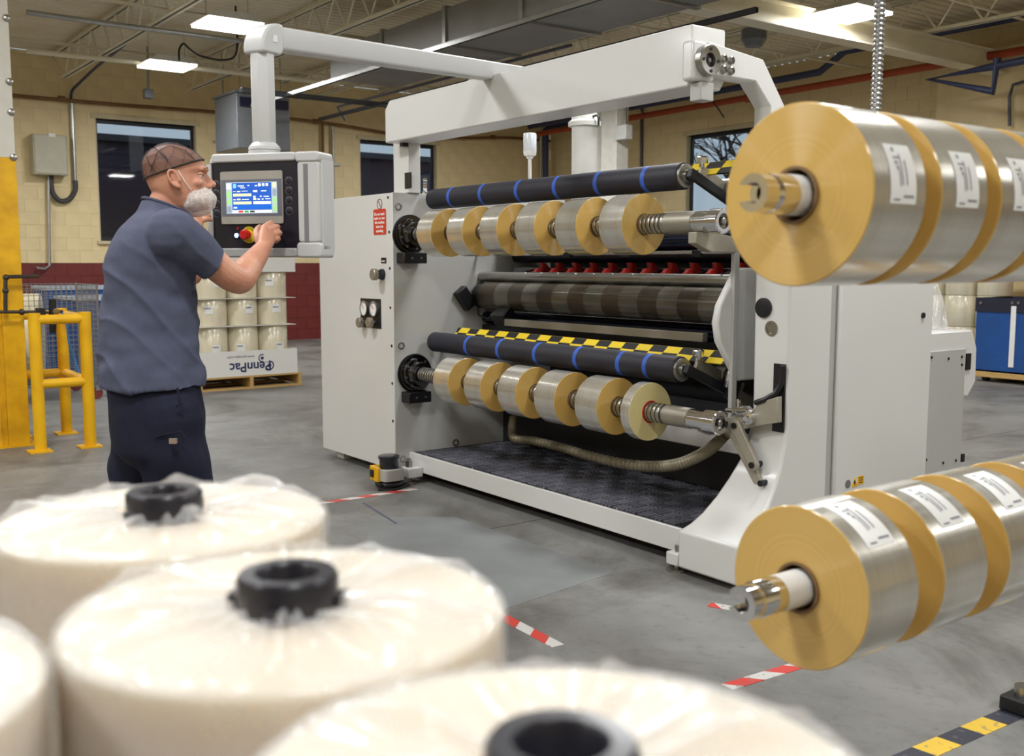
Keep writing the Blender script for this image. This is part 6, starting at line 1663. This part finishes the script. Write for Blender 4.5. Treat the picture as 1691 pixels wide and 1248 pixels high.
tag(MB().tube([(-14.9, 7.75, 3.6), (-14.6, 7.47, 3.74), (-9.0, 7.47, 3.74)], 0.02, 8).build('cable_bundle', mat('cable_grey', (84, 86, 98), 0.5), None, smooth=True), 'grey cable bundle lying along the dark rail', 'cable')
# pipes of the back wall
def run(name, pts, r, m_, label, cat, coup=()):
    r_ = thing(name, V(pts[0]), label, cat); MB().tube(pts, r, 12).build('pipe', m_, r_, smooth=50)
    for c in coup: c = V(c); d = (V(pts[1]) - V(pts[0])).normalized(); MB().cyl(c - d * 0.06, c + d * 0.06, r * 1.4, 12).build('coupling', m_, r_, smooth=30)
    return r_
orange = mat('sprinkler_orange', (176, 74, 34), 0.5, var=(5, 0.1))
blue_pipe = mat('pipe_navy', (50, 58, 92), 0.45)
run('sprinkler_pipe', [(XW + 0.3, 13.55, 4.05), (-5.0, 13.55, 4.12)], 0.055, orange, 'orange sprinkler pipe along the back wall', 'pipe', ((-11.7, 13.55, 4.08), (-15.0, 13.55, 4.065)))
run('blue_pipe', [(XW + 0.3, 13.4, 4.2), (-10.2, 13.4, 4.26), (-9.75, 13.4, 4.5), (-4.0, 13.4, 4.52)], 0.055, blue_pipe, 'dark blue pipe above the orange sprinkler pipe', 'pipe')
tri_ = [at(u, v, y=12.6) for u, v in ((1700, 98), (1640, 110), (1534, 131), (1640, 151), (1647, 96))]
run('blue_pipe', tri_, 0.05, blue_pipe, 'dark blue pipe bent into a triangle at upper right', 'pipe')
run('blue_pipe', [(at(901, 292, y=13.7).x, 13.7, FZ), at(901, 214, y=13.7), at(906, 209, y=13.7), at(975, 198, y=13.7)], 0.06, blue_pipe, 'dark blue vertical pipe in the corner beside the filter tank', 'pipe')
run('corner_conduit', [(at(893, 295, y=13.75).x, 13.75, FZ), at(893, 222, y=13.75), at(899, 205, y=13.75)], 0.04, galv, 'grey conduit beside the corner pipe', 'conduit')
run('black_pipe', [(-7.0, 5.0, 3.66), (-5.6, 6.0, 3.66), (-5.3, 6.3, 3.66), (-4.4, 8.2, 3.66)], 0.04, mat('iron_pipe', (70, 62, 58), 0.5, 0.3), 'dark iron pipe under the roof above the beam', 'pipe')
sp = at(1430, 185, d=5.0)
sc2 = thing('spiral_conduit', (-3.06, 4.45, 1.78), 'metal spiral conduit hanging from the roof behind the large rolls', 'conduit')
zz_ = 1.784; pts = []; rs = []
while zz_ < ZD: pts.append(V((-3.06 - 0.01 * math.sin(zz_ * 2), 4.45, zz_))); rs.append((0.021, 0.025, 0.028, 0.025)[len(pts) % 4]); zz_ += 0.0058
MB().tube(pts, rs, 12).build('spiral_tube', mat('conduit_steel', (176, 176, 174), 0.28, 0.9), sc2, smooth=60)
run('hanging_cord', [(-12.6, 12.9, 4.5), (-12.3, 12.95, 4.3), (-11.9, 13.0, 3.9), (-11.75, 13.0, 3.72)], 0.012, black_paint, 'black cord with plug hanging before the back wall', 'cord')
run('corner_pipe', [(at(1060, 275, y=YW - 0.03).x, YW - 0.03, FZ), at(1060, 160, y=YW - 0.03)], 0.03, dk, 'thin dark pipe on the back wall beside the white column', 'pipe')
run('wall_conduit', [at(1667, 208, y=13.75), at(1667, 160, y=13.75), at(1673, 140, y=13.75), at(1700, 132, y=13.75)], 0.022, dk, 'thin dark conduit bent on the wall at far right', 'conduit')
# cords and rods under the roof at left
run('lamp_cord', smooth_path([at(296, 100, x=-14.0), at(296, 82, x=-14.0), at(303, 72, x=-14.0), at(312, 80, x=-14.0), at(330, 92, x=-13.8), at(370, 99, x=-13.4), at(391, 84, x=-13.2), Vector((-13.2, at(391, 84, x=-13.2).y, ZD))], 5), 0.014, black_paint, 'black lamp cord looping between two lamps', 'cord')
run('roof_conduit', [at(44, 20, z=4.1), at(232, 46, z=4.1), at(400, 68, z=4.1)], 0.03, galv, 'grey roof conduit running from the painted column to the elbow', 'conduit')
run('roof_conduit', [at(44, 84, z=4.1), at(240, 104, z=4.1), at(560, 138, z=4.1)], 0.035, joist_m, 'cream roof pipe below the far lamp', 'pipe')
run('drop_rod', [at(369, 250, x=-16.6), (at(369, 150, x=-16.6).x, at(369, 150, x=-16.6).y, ZD)], 0.014, galv, 'thin steel rod hanging beside the heater', 'rod')
run('drop_rod', [at(245, 152, x=-16.4), (-16.4, at(245, 118, x=-16.4).y, ZD)], 0.02, galv, 'short conduit drop above the left window', 'conduit')
p = at(245, 155, x=-16.4); tag(MB().box((p.x - 0.05, p.y - 0.07, p.z - 0.07), (p.x + 0.05, p.y + 0.07, p.z + 0.07)).build('outlet_box', hm, bevel=0.01), 'small grey outlet box hanging above the left window', 'outlet box')
p = at(1245, 60, z=4.05)
sk = thing('horn_speaker', p, 'small grey speaker under the roof above the elbow arm', 'speaker')
MB().lathe((p.x, p.y, p.z - 0.12), (0, 0, 1), [(0, 0.10), (0.08, 0.15), (0.2, 0.15), (0.22, 0.1)], 24).build('horn', hm, sk, smooth=30); MB().cyl((p.x, p.y, p.z + 0.1), (p.x, p.y, ZD), 0.012, 8).build('hanger', galv, sk)
